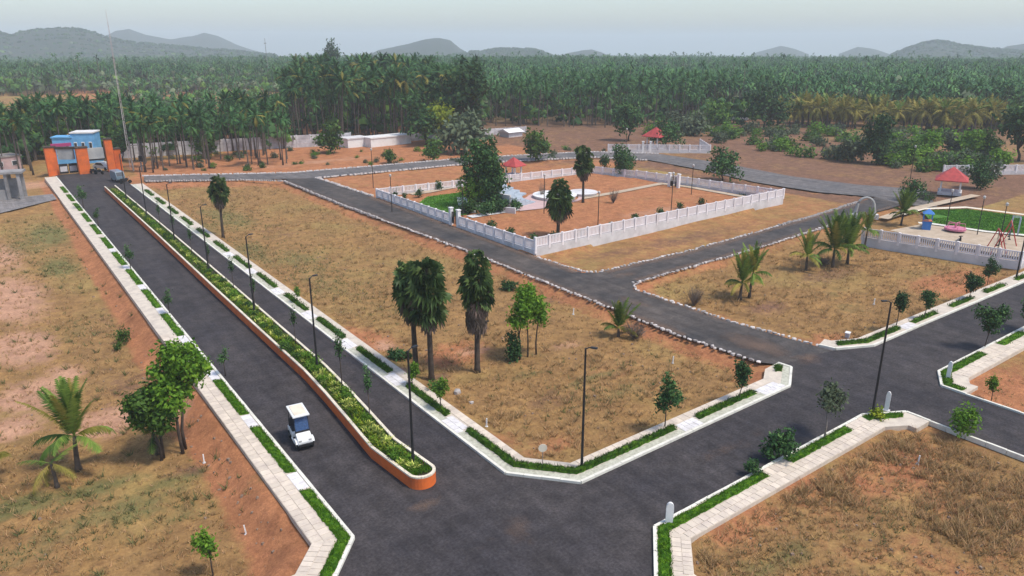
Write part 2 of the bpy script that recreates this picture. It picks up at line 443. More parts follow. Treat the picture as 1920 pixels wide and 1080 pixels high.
SOIL_SALMON = [(*(1.49, 81.63), 3.5, 9, 1.0), (*(1.23, 67.64), 2.6, 5, 1.0), (*(1.04, 57.24), 2.6, 3.5, 1.0), (*(4.51, 49.91), 2.6, 2.2, .95), (*(-0.51, 52.76), 2.6, 2.2, .9), (*(8.46, 48.81), 1.2, 2.2, .75), (*(3.29, 59.93), 1.8, 2.2, .8),
               (*(1.70, 99.21), 3.0, 10, .7), (*(35.24, 40.66), 2.2, 1.0, .7), (*(23.92, 49.04), 1.2, 2.4, .7), (*(28.66, 44.20), 2.4, 1.2, .6), (*(22.82, 43.63), .9, 1.2, .8), (*(9.17, 147.69), 8, 5, .7), (*(75.50, 67.86), 9, 4, .5), (*(57.53, 141.76), 25, 4, .5), (*(125.54, 91.43), 10, 4, .5)]
SOIL_GREEN = [(*(7.19, 107.01), 2.6, 9, .85), (*(6.48, 90.76), 2.2, 6, .8), (*(5.19, 103.76), 4, 8, .6), (*(-1.20, 42.60), 2.6, 1.4, .85), (*(2.69, 41.87), 2.6, 1.0, .8), (*(6.40, 40.09), 2.4, 1.0, .7), (*(3.87, 38.26), 2.4, 1.2, .55), (*(-0.66, 37.88), 4, 1.4, .5),
              (*(24.77, 81.51), 3, 12, .55), (*(26.54, 67.80), 3, 8, .5), (*(23.56, 98.46), 2.4, 9, .6), (*(33.21, 34.82), 5, .8, .6), (*(30.16, 38.20), 3, 1.0, .5), (*(27.23, 15.46), 2.4, 1.2, .7), (*(25.12, 15.66), 2, 1, .7), (*(32.71, 13.89), 3, 1.4, .4), (*(61.46, 32.10), 4, 3, .4), (*(157.31, 87.36), 20, 8, .55), (*(167.39, 69.72), 14, 14, .6), (*(141.23, 110.52), 14, 8, .5)]
SOIL_BROWN = [(*(116.99, 67.90), 12, 16, 1.0), (*(111.56, 57.53), 10, 6, 1.0), (*(119.87, 87.19), 12, 6, .9), (*(110.18, 98.49), 8, 6, .9), (*(112.79, 100.87), 9, 5, .7), (*(69.72, 57.35), 14, 3, .55), (*(56.83, 57.79), 8, 3, .5), (*(165.86, 92.29), 34, 14, .75), (*(169.47, 116.13), 36, 14, .8), (*(208.03, 87.60), 40, 16, .75), (*(162.84, 136.80), 26, 14, .7), (*(111.66, 142.30), 24, 7, .6), (*(98.34, 111.56), 12, 5, .6),
              (*(16.37, 47.28), .7, 3, .4), (*(28.39, 34.24), 4, 2, .45), (*(46.90, 37.87), 4, 2, .4), (*(21.73, 290.90), 60, 50, .8), (*(68.70, 328.63), 60, 40, .7), (*(24.19, 41.50), 1.6, 1.2, .7), (*(30.23, 89.94), 4, 8, .42), (*(37.58, 11.36), 4, 3, .5), (*(7.16, 40.89), 1.6, 1.0, .6), (*(55.22, 33.32), 5, 3, .42), (*(55.99, 37.05), 4, 2, .7), (*(69.79, 39.21), 6, 2.4, .7), (*(6.72, 55.15), 2.6, 4, .55), (*(7.79, 70.22), 2.2, 8, .45), (*(8.98, 55.72), 1.6, 3, .5), (*(18.59, 52.98), 2, 4, .4), (*(39.51, 50.15), 6, 2, .45)]
SOIL_GREEN += [(*(27.64, 103.27), 4, 12, .62), (*(27.77, 76.56), 4, 8, .55), (*(27.85, 58.78), 2, 6, .42), (*(32.34, 32.31), 5, 1.2, .5), (*(64.14, 35.78), 6, 2, .4), (*(2.76, 39.08), 5, 1.6, .6), (*(5.65, 36.94), 2, 1.4, .5), (*(9.50, 35.66), 1.2, 1.4, .4), (*(5.53, 68.77), 2, 5, .45)]

# ------------------------------------------------------------------ footpaths: kerb line, side (+1 = left of travel), width
def mitres(K, side):
    K = [np.array(k, float) for k in K]; out = []
    nrm = []
    for a, b in zip(K[:-1], K[1:]):
        d = (b - a) / np.linalg.norm(b - a); nrm.append(np.array([-d[1], d[0]]) * side)
    for i in range(len(K)):
        if i == 0: out.append(nrm[0])
        elif i == len(K) - 1: out.append(nrm[-1])
        else:
            m = nrm[i - 1] + nrm[i]; m /= np.linalg.norm(m); out.append(m / max(.45, m @ nrm[i]))
    return K, out
class Line:
    def __init__(s, K, side):
        s.K, s.m = mitres(K, side)
        s.cum = [0.0]
        for a, b in zip(s.K[:-1], s.K[1:]): s.cum.append(s.cum[-1] + float(np.linalg.norm(b - a)))
        s.len = s.cum[-1]
    def pt(s, t, o):
        i = max(0, min(len(s.K) - 2, int(np.searchsorted(s.cum, t, side='right')) - 1))
        f = (t - s.cum[i]) / (s.cum[i + 1] - s.cum[i])
        a = s.K[i] + s.m[i] * o; b = s.K[i + 1] + s.m[i + 1] * o
        return a + (b - a) * f
    def stations(s, t0, t1, step=None):
        ts = [t0] + [c for c in s.cum if t0 + 1e-3 < c < t1 - 1e-3] + [t1]
        if step:
            out = []
            for a, b in zip(ts[:-1], ts[1:]):
                k = max(1, int(round((b - a) / step))); out += [a + (b - a) * j / k for j in range(k)]
            ts = out + [ts[-1]]
        return ts
    def poly(s, t0, t1, o0, o1):
        ts = s.stations(t0, t1)
        return [tuple(s.pt(t, o0)) for t in ts] + [tuple(s.pt(t, o1)) for t in reversed(ts)]
    def at(s, axis, val):
        for i in range(len(s.K) - 1):
            a, b = s.K[i][axis], s.K[i + 1][axis]
            if min(a, b) - 1e-6 <= val <= max(a, b) + 1e-6 and abs(b - a) > 2.9: return s.cum[i] + (val - a) / (b - a) * (s.cum[i + 1] - s.cum[i])
        raise ValueError((axis, val))
KLINES = dict(
    left=Line([(-30, 25.3), (9.2, 25.3), (11.6, 28), (KL(150), 150)], 1),
    right=Line([(KR(134), 134), (20.4, 28.2), (23.1, 25.1), (42.2, 25.45), (45.0, 27.2), (44.9, 28.3)], 1),
    corner_b=Line([(50.15, 28.4), (50.5, 27.2), (53.5, 25.85), (62, 25.8), (112, 25.35)], 1),
    corner_c=Line([(20.6, 4), (20.6, 17.6), (23.4, 20.3), (42.2, 20.45), (44.8, 19.0), (44.8, 17.5)], -1),
    corner_d=Line([(50.35, 17.9), (50.35, 19.5), (52.6, 20.75), (112, 20.6)], -1),
)
WW = dict(left=1.85, right=1.8, corner_b=1.55, corner_c=1.72, corner_d=1.85)
WALKS = {k: L.poly(0, L.len, 0, WW[k]) for k, L in KLINES.items()}
WALKS['corner_a'] = WALKS['right']

# ------------------------------------------------------------------ ground sheet
def axis(near0, near1, step, far0, far1, g=1.12):
    a = list(np.arange(near0, near1 + 1e-6, step)); st = step
    while a[-1] < far1: st *= g; a.append(a[-1] + min(st, 260))
    st = step; b = []
    x = near0
    while x > far0: st *= g; x -= min(st, 260); b.append(x)
    return np.array(b[::-1] + a)
gx = axis(-12, 125, .75, -3800, 5400); gy = axis(2, 135, .75, -3800, 5400)
GX, GY = np.meshgrid(gx, gy)
GZ = ground_z(GX, GY)
nx, ny = len(gx), len(gy)
ii = (np.arange(ny - 1)[:, None] * nx + np.arange(nx - 1)[None, :]).ravel()
gm = bpy.data.meshes.new('ground')
gm.from_pydata(np.stack([GX, GY, GZ], -1).reshape(-1, 3).tolist(), [], np.stack([ii, ii + 1, ii + nx + 1, ii + nx], -1).tolist())
gm.materials.append(M['earth'])
gm.polygons.foreach_set('use_smooth', [True] * len(gm.polygons))
def blob(cx, cy, rx, ry, rot=0.0):
    c, s = math.cos(rot), math.sin(rot)
    u = ((GX - cx) * c + (GY - cy) * s) / rx; v = (-(GX - cx) * s + (GY - cy) * c) / ry
    return np.exp(-(u * u + v * v))
bare = np.zeros(GX.shape); salmon = np.zeros(GX.shape); green = np.zeros(GX.shape); ffloor = np.zeros(GX.shape)
dL = sd_poly(GX, GY, LWALK); dI = sd_poly(GX, GY, INNER); dP = sd_poly(GX, GY, PARK); dS = sd_poly(GX, GY, SIDE); dF = sd_poly(GX, GY, FAR)
bare = np.maximum(bare, np.where((GX < 13) & (GY > 26), .95 * (1 - smooth(1.6, 3.0, dL)), 0))
bare = np.maximum(bare, .62 * (1 - smooth(.8, 3.2, dI)))
bare = np.maximum(bare, .5 * (1 - smooth(.6, 2.5, dS)))
bare = np.maximum(bare, .62 * (1 - smooth(2, 9, dF)))
bare = np.where(dP < .5, .70, bare)
bare = np.where((GX > 49.5) & (GX < 108) & (GY > 52) & (GY < 63), .40, bare)
bare = np.maximum(bare, np.where((GY > 102) & (GX > 46) & (GX < 130), .62, 0))
bare = np.maximum(bare, np.where((GY > 128) & (GX > 25) & (GX < 110) & (GY < 165), .72, 0))
bare = np.where((GX > 108) & (GY > 40) & (GX < 260), .25, bare)
for cx, cy, rx, ry, a in SOIL_RED: bare = np.maximum(bare, a * blob(cx, cy, rx, ry))
for cx, cy, rx, ry, a in SOIL_SALMON: salmon = np.maximum(salmon, a * blob(cx, cy, rx, ry))
for cx, cy, rx, ry, a in SOIL_GREEN: green = np.maximum(green, a * blob(cx, cy, rx, ry))
bare = np.maximum(bare, .36 * (GX > 20) * (GY < 20.5))
brown = np.zeros(GX.shape)
for cx, cy, rx, ry, a in SOIL_BROWN: brown = np.maximum(brown, a * blob(cx, cy, rx, ry))
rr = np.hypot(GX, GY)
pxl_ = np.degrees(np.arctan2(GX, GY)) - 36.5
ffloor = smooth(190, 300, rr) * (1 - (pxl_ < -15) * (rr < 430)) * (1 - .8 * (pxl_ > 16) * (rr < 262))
zone = (GX > 103) & (GY > 44) & (rr < 330)
brown = np.where(zone & (dF > 0), np.maximum(brown, .62 + .35 * vnoise(GX, GY, 30, 14)), brown)
green = np.where(zone & (GX > 118), np.maximum(green, .40 + .35 * vnoise(GX, GY, 22, 15)), green)
salmon = np.where(zone & (GX > 118), np.maximum(salmon, .22 + .3 * vnoise(GX, GY, 18, 16)), salmon)
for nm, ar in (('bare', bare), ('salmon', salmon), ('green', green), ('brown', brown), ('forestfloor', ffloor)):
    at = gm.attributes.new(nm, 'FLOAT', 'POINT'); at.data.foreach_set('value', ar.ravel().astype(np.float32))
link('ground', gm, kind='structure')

def flat_poly(name, poly, z, m, kind='structure', parent=None):
    bm = bmesh.new()
    f = bm.faces.new([bm.verts.new((x, y, z)) for x, y in poly])
    if f.normal.z < 0 or f.calc_area() == 0: pass
    bm.normal_update()
    if f.normal.z < 0: f.normal_flip()
    bmesh.ops.triangulate(bm, faces=bm.faces[:])
    me = bpy.data.meshes.new(name); bm.to_mesh(me); bm.free(); me.materials.append(M[m])
    return link(name, me, kind=kind, parent=parent)
flat_poly('main_road', ROAD, 0, 'asphalt')
flat_poly('inner_road', INNER, 0, 'asphalt_old')
flat_poly('side_road', SIDE, 0, 'asphalt_old')
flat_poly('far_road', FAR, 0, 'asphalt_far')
flat_poly('west_road', WEST, .0, 'gravelroad')

def dust_mat():
    m = bpy.data.materials.new('soil_dust'); m.use_nodes = True
    n, l = m.node_tree.nodes, m.node_tree.links; b = n['Principled BSDF']; b.inputs['Roughness'].default_value = .95; b.inputs['Base Color'].default_value = (.21, .135, .095, 1)
    g = n.new('ShaderNodeNewGeometry'); t = n.new('ShaderNodeTexNoise'); t.inputs['Scale'].default_value = .8; t.inputs['Detail'].default_value = 9; t.inputs['Roughness'].default_value = .72
    l.new(g.outputs['Position'], t.inputs['Vector'])
    a = n.new('ShaderNodeAttribute'); a.attribute_name = 'cover'
    s = n.new('ShaderNodeMath'); s.operation = 'ADD'; l.new(a.outputs['Fac'], s.inputs[0]); l.new(t.outputs[0], s.inputs[1])
    r = n.new('ShaderNodeMapRange'); r.inputs[1].default_value = .82; r.inputs[2].default_value = 1.5; r.inputs[4].default_value = .8; l.new(s.outputs[0], r.inputs[0])
    tr = n.new('ShaderNodeBsdfTransparent'); ms = n.new('ShaderNodeMixShader'); l.new(r.outputs[0], ms.inputs[0]); l.new(tr.outputs[0], ms.inputs[1]); l.new(b.outputs[0], ms.inputs[2])
    l.new(ms.outputs[0], n['Material Output'].inputs[0]); return m
M['dust'] = dust_mat()
def dust_strip(pts, side, w, c0=1.0, z=.004):
    """soil washed over the road along an edge, thinning out towards the middle"""
    Ld = Line(pts, side); ts = Ld.stations(0, Ld.len, 1.5); v = []; cov = []
    for t in ts:
        for k in range(4): p = Ld.pt(t, w * k / 3); v.append((p[0], p[1], z)); cov.append(c0 * (1 - k / 3))
    me = bpy.data.meshes.new('road_dust')
    f = [(i * 4 + k, i * 4 + k + 1, i * 4 + k + 5, i * 4 + k + 4) for i in range(len(ts) - 1) for k in range(3)]
    me.from_pydata(v, [], f); me.materials.append(M['dust']); a = me.attributes.new('cover', 'FLOAT', 'POINT'); a.data.foreach_set('value', cov)
    tag(link('road_dust', me), 'reddish soil dust washed over the road edge', None, None, 'stuff')
def dust_patch(cx, cy, rx, ry, c0, rz=0.0, z=.008):
    v = [(0, 0, 0)]; cov = [c0]; f = []; n = 20
    for ring in (.5, 1.0):
        for k in range(n): q = k * 2 * math.pi / n; v.append((rx * ring * math.cos(q), ry * ring * math.sin(q), 0)); cov.append(c0 * (1 - ring))
    f = [(0, 1 + k, 1 + (k + 1) % n) for k in range(n)] + [(1 + k, 1 + n + k, 1 + n + (k + 1) % n, 1 + (k + 1) % n) for k in range(n)]
    me = bpy.data.meshes.new('road_dust'); me.from_pydata(v, [], f); me.materials.append(M['dust']); a = me.attributes.new('cover', 'FLOAT', 'POINT'); a.data.foreach_set('value', cov)
    tag(link('road_dust', me, None, (cx, cy, z), rz), 'patch of reddish soil dust on the asphalt', None, None, 'stuff')
dust_strip([(43.5, 36), (43.5, 45), (43.7, 68), (43.0, 99), (43.3, 123)], -1, 1.6, .8)
dust_strip([(49.1, 36), (48.85, 46.6)], 1, 1.3, .75)
dust_strip([(48.4, 54), (48.4, 60), (48.8, 80), (49.1, 102)], 1, 1.8, .95)
dust_strip([(51, 48.4), (69, 49.0), (84, 50.1), (105, 51.3)], 1, 1.3, .85)
dust_strip([(105, 56), (91, 54.4), (64, 52.5), (50.5, 52.5)], 1, 1.5, .9)
dust_patch(46.6, 31.5, 2.6, 5.5, .85); dust_patch(46.2, 44, 1.6, 6, .6); dust_patch(47.4, 27.5, 2.6, 1.6, .8); dust_patch(15.6, 28.4, 1.7, 1.0, .75); dust_patch(51.5, 50.5, 4, 1.6, .65)
dust_patch(47, 12, 1.6, 6, .45); dust_patch(18, 24, 5, 3.2, .42, .5); dust_patch(33, 22.8, 9, 1.6, .42); dust_patch(14, 55, 1.2, 14, .36)
# ------------------------------------------------------------------ footpath slabs, kerb stones, paving, planted beds
unit = {}
for k in ('kerb', 'paver', 'tilew', 'cream', 'orange', 'fence', 'white', 'concrete', 'wallgrey'):
    unit[k] = G().box((0, 0, 0), (1, 1, 1)).mesh(k + '_block', k)
def seg_block(name, me, a, b, w, z0, z1, parent, gap=.012, kind=None):
    """one block lying between two ground points"""
    d = np.array(b) - np.array(a); L = float(np.linalg.norm(d)) - gap
    return link(name, me, parent, ((a[0] + b[0]) / 2, (a[1] + b[1]) / 2, (z0 + z1) / 2), math.atan2(d[1], d[0]), (L, w, z1 - z0), kind)
def strip_mesh(g, L, t0, t1, o0, o1, z0, z1, step=None, m=0):
    ts = L.stations(t0, t1, step); v = []; n = len(ts)
    for t in ts:
        a, b = L.pt(t, o0), L.pt(t, o1)
        v += [(a[0], a[1], z0), (a[0], a[1], z1), (b[0], b[1], z1), (b[0], b[1], z0)]
    f = []
    for i in range(n - 1):
        p, q = i * 4, i * 4 + 4
        f += [(p, q, q + 1, p + 1), (p + 1, q + 1, q + 2, p + 2), (p + 2, q + 2, q + 3, p + 3)]
    f += [(0, 1, 2, 3), tuple(4 * n - 4 + k for k in (3, 2, 1, 0))]
    g.add(v, f, m)
def blades(g, pts, h, wd, n=3, lean=.35, seed=0, tint=None):
    r = np.random.default_rng(seed); k = len(pts)
    if not k: return
    P = np.repeat(np.asarray(pts, float), n, 0); N = len(P)
    P[:, :2] += r.normal(0, wd * 1.3, (N, 2))
    an = r.uniform(0, 2 * np.pi, N); hh = h * r.uniform(.55, 1.25, N); le = lean * hh
    dx, dy = np.cos(an), np.sin(an); an2 = r.uniform(0, 2 * np.pi, N)
    a = P + np.stack([-dy * wd, dx * wd, np.zeros(N)], 1) * .5; b = P - np.stack([-dy * wd, dx * wd, np.zeros(N)], 1) * .5
    c = P + np.stack([np.cos(an2) * le, np.sin(an2) * le, hh], 1)
    v = np.stack([a, b, c], 1).reshape(-1, 3)
    f = np.arange(3 * N).reshape(-1, 3)
    g.addn(v, f, r.uniform(0, 1, N) if tint is None else tint)
def grass_bed(L, t0, t1, o0, o1, label, group, tall, m, near):
    g = G(); h = .08 if not tall else .19
    ts = L.stations(t0, t1, .22 if near else .6); nr = 4; v = []
    rg = np.random.default_rng(int(t0 * 100) % 9999)
    for i, t in enumerate(ts):
        edge_t = i in (0, len(ts) - 1)
        for j in range(nr + 1):
            e = j in (0, nr) or edge_t
            p = L.pt(t, o0 + (o1 - o0) * j / nr) + (rg.normal(0, .025, 2))
            v.append((p[0], p[1], .118 + (0 if e else h * rg.uniform(.55, 1.25))))
    W = nr + 1
    f = [(i * W + j, i * W + j + 1, (i + 1) * W + j + 1, (i + 1) * W + j) for i in range(len(ts) - 1) for j in range(nr)]
    for q in f: g.add([v[k] for k in q], [(0, 1, 2, 3)], 0, rg.uniform())
    t = g.build('grass_bed', m)
    for p in t.data.polygons:
        pass
    tag(t, label, 'grass bed', group)
    k = int((t1 - t0) * abs(o1 - o0) * (260 if near else 60))
    pts = [(*L.pt(rg.uniform(t0, t1), o0 + (o1 - o0) * rg.uniform(.02, .98)), .12 + h * .5) for _ in range(k)]
    gb = G(); blades(gb, pts, .09 if not tall else .16, .035 if near else .07, 3, .5, int(t0 * 10))
    gb.build('grass_blade_cover', m, t, kind='stuff')
    return t
def footpath(key, name, beds, bed_o, tall, m, layers, near_tiles, bed_labels, group, kerb_step=1.0, kerb_max=130, strip=None):
    L = KLINES[key]; W = WW[key]
    root = empty(name, (0, 0, 0)); tag(root, kind='structure')
    g = G(); strip_mesh(g, L, 0, L.len, .17, W, -.45, .10); g.build('path_slab', 'slab', root)
    if strip:
        g = G(); strip_mesh(g, L, 0, L.len, strip[0], strip[1], .06, .108); g.build('gravel_strip', 'strip', root)
    # kerb stones
    t = 0.0; n = 0
    while t < L.len - .05:
        nxt = min([c for c in L.cum if c > t + 1e-3] + [L.len])
        p = L.pt(t, 0); far = math.hypot(*p) > kerb_max
        st = min(kerb_step * (4 if far else 1), nxt - t)
        if nxt - t - st < .35: st = nxt - t
        a, b = L.pt(t, .085), L.pt(t + st, .085)
        if -25 < a[0] < 120 and a[1] > 5:
            seg_block('kerb_stone', unit['kerb'], a, b, .17, -.12, .14 + random.uniform(-.008, .012), root, .02)
        t += st
    # outer edging line
    # paving tiles near the camera
    for (t0, t1, o0, o1, size, key2) in near_tiles:
        nn = max(1, int(round((t1 - t0) / size))); mm = max(1, int(round((o1 - o0) / size)))
        for i in range(nn):
            for j in range(mm):
                ta, tb = t0 + (t1 - t0) * i / nn, t0 + (t1 - t0) * (i + 1) / nn
                oo = o0 + (o1 - o0) * (j + .5) / mm
                seg_block('paving_tile', unit[key2], L.pt(ta, oo), L.pt(tb, oo), (o1 - o0) / mm - .025, .06, .122 + random.uniform(-.006, .008), root, .025)
    for i, (t0, t1) in enumerate(beds):
        p = L.pt((t0 + t1) / 2, 0)
        grass_bed(L, t0, t1, bed_o[0], bed_o[1], bed_labels[i] if i < len(bed_labels) else bed_labels[-1], group, tall, m, math.hypot(*p) < 62)
    return root
# left footpath beside the near plot
L = KLINES['left']; y = lambda v: L.at(1, v)
lb = [(L.cum[1] - 6, y(32.9))] + [(y(34.9 + 8.1 * k), y(34.9 + 8.1 * k + 6.15)) for k in range(13)]
lt = [(L.cum[1] - 8, L.cum[1], .80, 1.84, .5, 'paver'), (L.cum[1], L.cum[2], .80, 1.84, .5, 'paver'), (y(28.1), y(60), .80, 1.84, .5, 'paver')]
lt += [(y(33.0 + 8.1 * k), y(34.8 + 8.1 * k), .2, .78, .6, 'tilew') for k in range(8)]
footpath('left', 'left_footpath', lb, (.2, .76), False, 'bedgrass', None, lt,
         ['bright green grass bed bent round the near corner of the left footpath'] + ['bright green grass bed, %s along the left footpath after the corner bed' % ORD[i] for i in range(13)], 'grass beds along the left footpath')
L = KLINES['right']; y = lambda v: L.at(1, v); x = lambda v: L.at(0, v)
rb = [(y(28.21 + 4.8), x(31.4))] + [(y(35.3 + 7.85 * k + 5.3), y(35.3 + 7.85 * k)) for k in range(12)] + [(x(33.5), x(39.5)), (L.cum[4] - .9, L.cum[4] + .5)]
rt = [(y(35.1 + 7.85 * k), y(33.2 + 7.85 * k), .2, 1.1, .45, 'tilew') for k in range(7)] + [(x(23.6), x(42), 1.18, 1.78, .6, 'paver'), (y(46), y(28.3), 1.22, 1.78, .56, 'paver'), (x(31.6), x(33.3), .2, 1.1, .45, 'tilew'), (x(39.7), x(42), .2, 1.1, .45, 'tilew')]
footpath('right', 'right_footpath', rb, (.68, 1.16), True, 'hedge', None, rt,
         ['dark green grass bed bent round the chamfered corner below the big dry plot'] + ['dark green grass bed, %s up the right footpath after the chamfered corner' % ORD[i] for i in range(12)] +
         ['dark green grass bed beside the cross road with a sapling at its middle', 'small green corner bed where the inner road meets the cross road'], 'grass beds along the right footpath', strip=(.19, .66))
L = KLINES['corner_b']; x = lambda v: L.at(0, v)
bb = [(L.cum[1] + .3, x(58.5))] + [(x(60.7 + 6.6 * k), x(60.7 + 6.6 * k + 4.1)) for k in range(5)]
footpath('corner_b', 'park_side_footpath', bb, (.5, 1.0), True, 'hedge', None, [(x(53.6), x(61.9), 1.04, 1.54, .5, 'paver'), (x(58.7), x(60.5), .2, 1.0, .4, 'tilew')],
         ['curved green grass bed at the corner of the plot with the coconut clumps'] + ['green grass bed, %s after the curved corner bed along the far cross road' % ORD[i] for i in range(5)], 'grass beds along the far cross road')
L = KLINES['corner_c']; x = lambda v: L.at(0, v)
cb = [(L.cum[1] - 5, x(31.5)), (x(33.7), x(39.9)), (x(41.9), L.cum[4] - .3)]
footpath('corner_c', 'near_plot_footpath', cb, (.2, .78), False, 'bedgrass', None,
         [(L.cum[1] - 6, L.cum[1], .82, 1.7, .44, 'paver'), (L.cum[1], L.cum[2], .82, 1.7, .44, 'paver'), (x(23.5), x(42.1), .82, 1.7, .44, 'paver'), (x(31.7), x(33.6), .2, .8, .45, 'paver'), (x(40.0), x(41.8), .2, .8, .45, 'paver')],
         ['long green grass bed with a white marker slab at its bent end', 'green grass bed under the pale barked young tree', 'short flowery grass bed at the foot of the tall black lamp post'], 'grass beds beside the orange dry plot')
L = KLINES['corner_d']; x = lambda v: L.at(0, v)
db = [(.4, x(58.4)), (x(61.3), x(65.6)), (x(68), x(72.4))]
footpath('corner_d', 'far_corner_footpath', db, (.2, .82), False, 'bedgrass', None, [(x(52.8), x(64), .86, 1.82, .48, 'paver'), (x(58.6), x(61.1), .2, .84, .6, 'paver')],
         ['green grass bed bent round the corner by the slim white marker', 'green grass bed beyond the bent bed at the right edge', 'outermost green grass bed at the right edge of the cross road'], 'grass beds at the far right corner')
# plain kerbs of the right branch road
root = tag(empty('branch_road_kerb', (0, 0, 0)), kind='structure')
for xx, s0 in ((44.72, 17.62), (50.42, 17.95)):
    yy = s0
    while yy > -6:
        seg_block('kerb_stone', unit['kerb'], (xx, yy), (xx, yy - 1.1), .16, -.2, .11 + random.uniform(-.01, .01), root, .03); yy -= 1.1

# ------------------------------------------------------------------ rough stone edging of the inner roads
stone_me = []
for k in range(6):
    bm = bmesh.new(); bmesh.ops.create_icosphere(bm, subdivisions=1, radius=.5)
    rg = np.random.default_rng(k + 3)
    for v in bm.verts:
        q = np.sign(v.co) * np.abs(v.co) ** .7 * rg.uniform(.8, 1.15)
        v.co = (q[0] * .85, q[1] * .85, q[2] * .8)
    me = bpy.data.meshes.new('edging_stone'); bm.to_mesh(me); bm.free(); me.materials.append(M['stone']); stone_me.append(me)
def stone_row(pts, name, size=.40, maxd=98):
    root = tag(empty(name, (0, 0, 0)), kind='structure'); far = G(); cnt = 0
    Ls = Line(pts, 1); t = 0
    while t < Ls.len:
        s = size * random.uniform(.75, 1.25); p = Ls.pt(t, random.uniform(-.13, .13)); t += s * random.uniform(.95, 1.2)
        h = random.uniform(.14, .30)
        if math.hypot(*p) < maxd and cnt < 290:
            o = link('edging_stone', random.choice(stone_me), root, (p[0], p[1], .02), random.uniform(0, 6.3), (s, .27 * random.uniform(.8, 1.3), h)); cnt += 1
        else: far.box((p[0], p[1], .04), (s * .95, .34, h), rz=random.uniform(-.4, .4) + math.atan2(*(Ls.K[-1] - Ls.K[0])[::-1]), taper=.8)
    if far.n: far.build('edging_stone_run', 'stone', root, kind='stuff')
stone_row([(43.9, 29.3), (43.3, 36), (43.4, 45), (43.6, 68), (42.9, 99), (43.2, 123), (38, 128), (24.5, 136.4)], 'inner_road_stone_edging')
stone_row([(50.3, 28.6), (49.1, 36), (48.9, 46.6), (50.2, 48.0), (69, 48.75), (84, 49.9), (92, 50.4)], 'coconut_plot_stone_edging')
stone_row([(104, 56), (91, 54.6), (64, 52.75), (50.2, 52.75), (48.8, 53.6), (48.4, 60), (48.45, 61)], 'park_plot_stone_edging')
stone_row([(49.3, 102.5), (48.9, 122.4), (80.3, 120.0), (103.7, 112.3), (109.7, 103)], 'park_back_stone_edging', .6)
stone_row([(25.4, 142.4), (47.6, 130.2), (84.2, 126.2), (108.5, 118.7), (118.2, 108)], 'far_road_stone_edging', .6)

# ------------------------------------------------------------------ median planter
MED_L = [(15.75, 29.6), (15.35, 33.6), (16.0, 41), (16.3, 46), (16.6, 69), (17.0, 92), (17.5, 132)]
def med_left(y): return float(np.interp(y, [p[1] for p in MED_L], [p[0] for p in MED_L]))
def med_w(y): return float(np.interp(y, [29, 32, 40, 70, 132], [1.55, 1.6, 1.6, 1.75, 1.6]))
MH = .74
t = thing('median_planter', (16, 30, 0), 'long orange walled planter with cream coping splitting the dual road', 'planter')
loc = np.array([16, 30, 0])
ys = [30.3, 34, 38, 42, 46, 52, 58, 64, 69, 76, 84, 92, 104, 118, 131]
left = [(med_left(v) - 0, v) for v in ys]; right = [(med_left(v) + med_w(v), v) for v in ys]
c0 = ((left[0][0] + right[0][0]) / 2, 30.3); r0 = (right[0][0] - left[0][0]) / 2
nose = [(c0[0] + r0 * math.cos(a), c0[1] + r0 * .95 * math.sin(a)) for a in np.linspace(math.pi, 2 * math.pi, 15)]
ring = [p for p in reversed(left[1:])] + nose + right[1:]
def inset(poly, d):
    L2 = Line(poly, 1); return [tuple(L2.K[i] + L2.m[i] * d) for i in range(len(poly))]
inner_ring = inset(ring, .155)
def wall_band(outer, inner, z0, z1):
    g = G(); n = len(outer); v = []
    for a, b in zip(outer, inner): v += [(a[0] - 16, a[1] - 30, z0), (a[0] - 16, a[1] - 30, z1), (b[0] - 16, b[1] - 30, z1), (b[0] - 16, b[1] - 30, z0)]
    f = []
    for i in range(n - 1):
        p, q = 4 * i, 4 * i + 4
        f += [(p, q, q + 1, p + 1), (p + 1, q + 1, q + 2, p + 2), (p + 2, q + 2, q + 3, p + 3)]
    f.append((4 * n - 4, 4 * n - 3, 4 * n - 2, 4 * n - 1)); f.append((3, 2, 1, 0))
    g.add(v, f); return g
wall_band(ring, inner_ring, -.1, MH - .09).build('planter_wall', 'orange', t)
# coping laid in blocks
Lr = Line(inset(ring, .08), 1); s = 0.0
while s < Lr.len - .1:
    nxt = min([c for c in Lr.cum if c > s + 1e-3] + [Lr.len]); st = min(1.3, nxt - s)
    if nxt - s - st < .3: st = nxt - s
    a, b = Lr.pt(s, 0) - loc[:2], Lr.pt(s + st, 0) - loc[:2]
    seg_block('coping_stone', unit['cream'], a, b, .17, MH - .09, MH + random.uniform(-.004, .006), t, .006 if st < .5 else .02)
    s += st
g = G(); g.add([(a[0] - 16, a[1] - 30, MH - .16) for a in inner_ring], [tuple(range(len(inner_ring)))]); sl = g.build('planter_soil', 'soil', t)

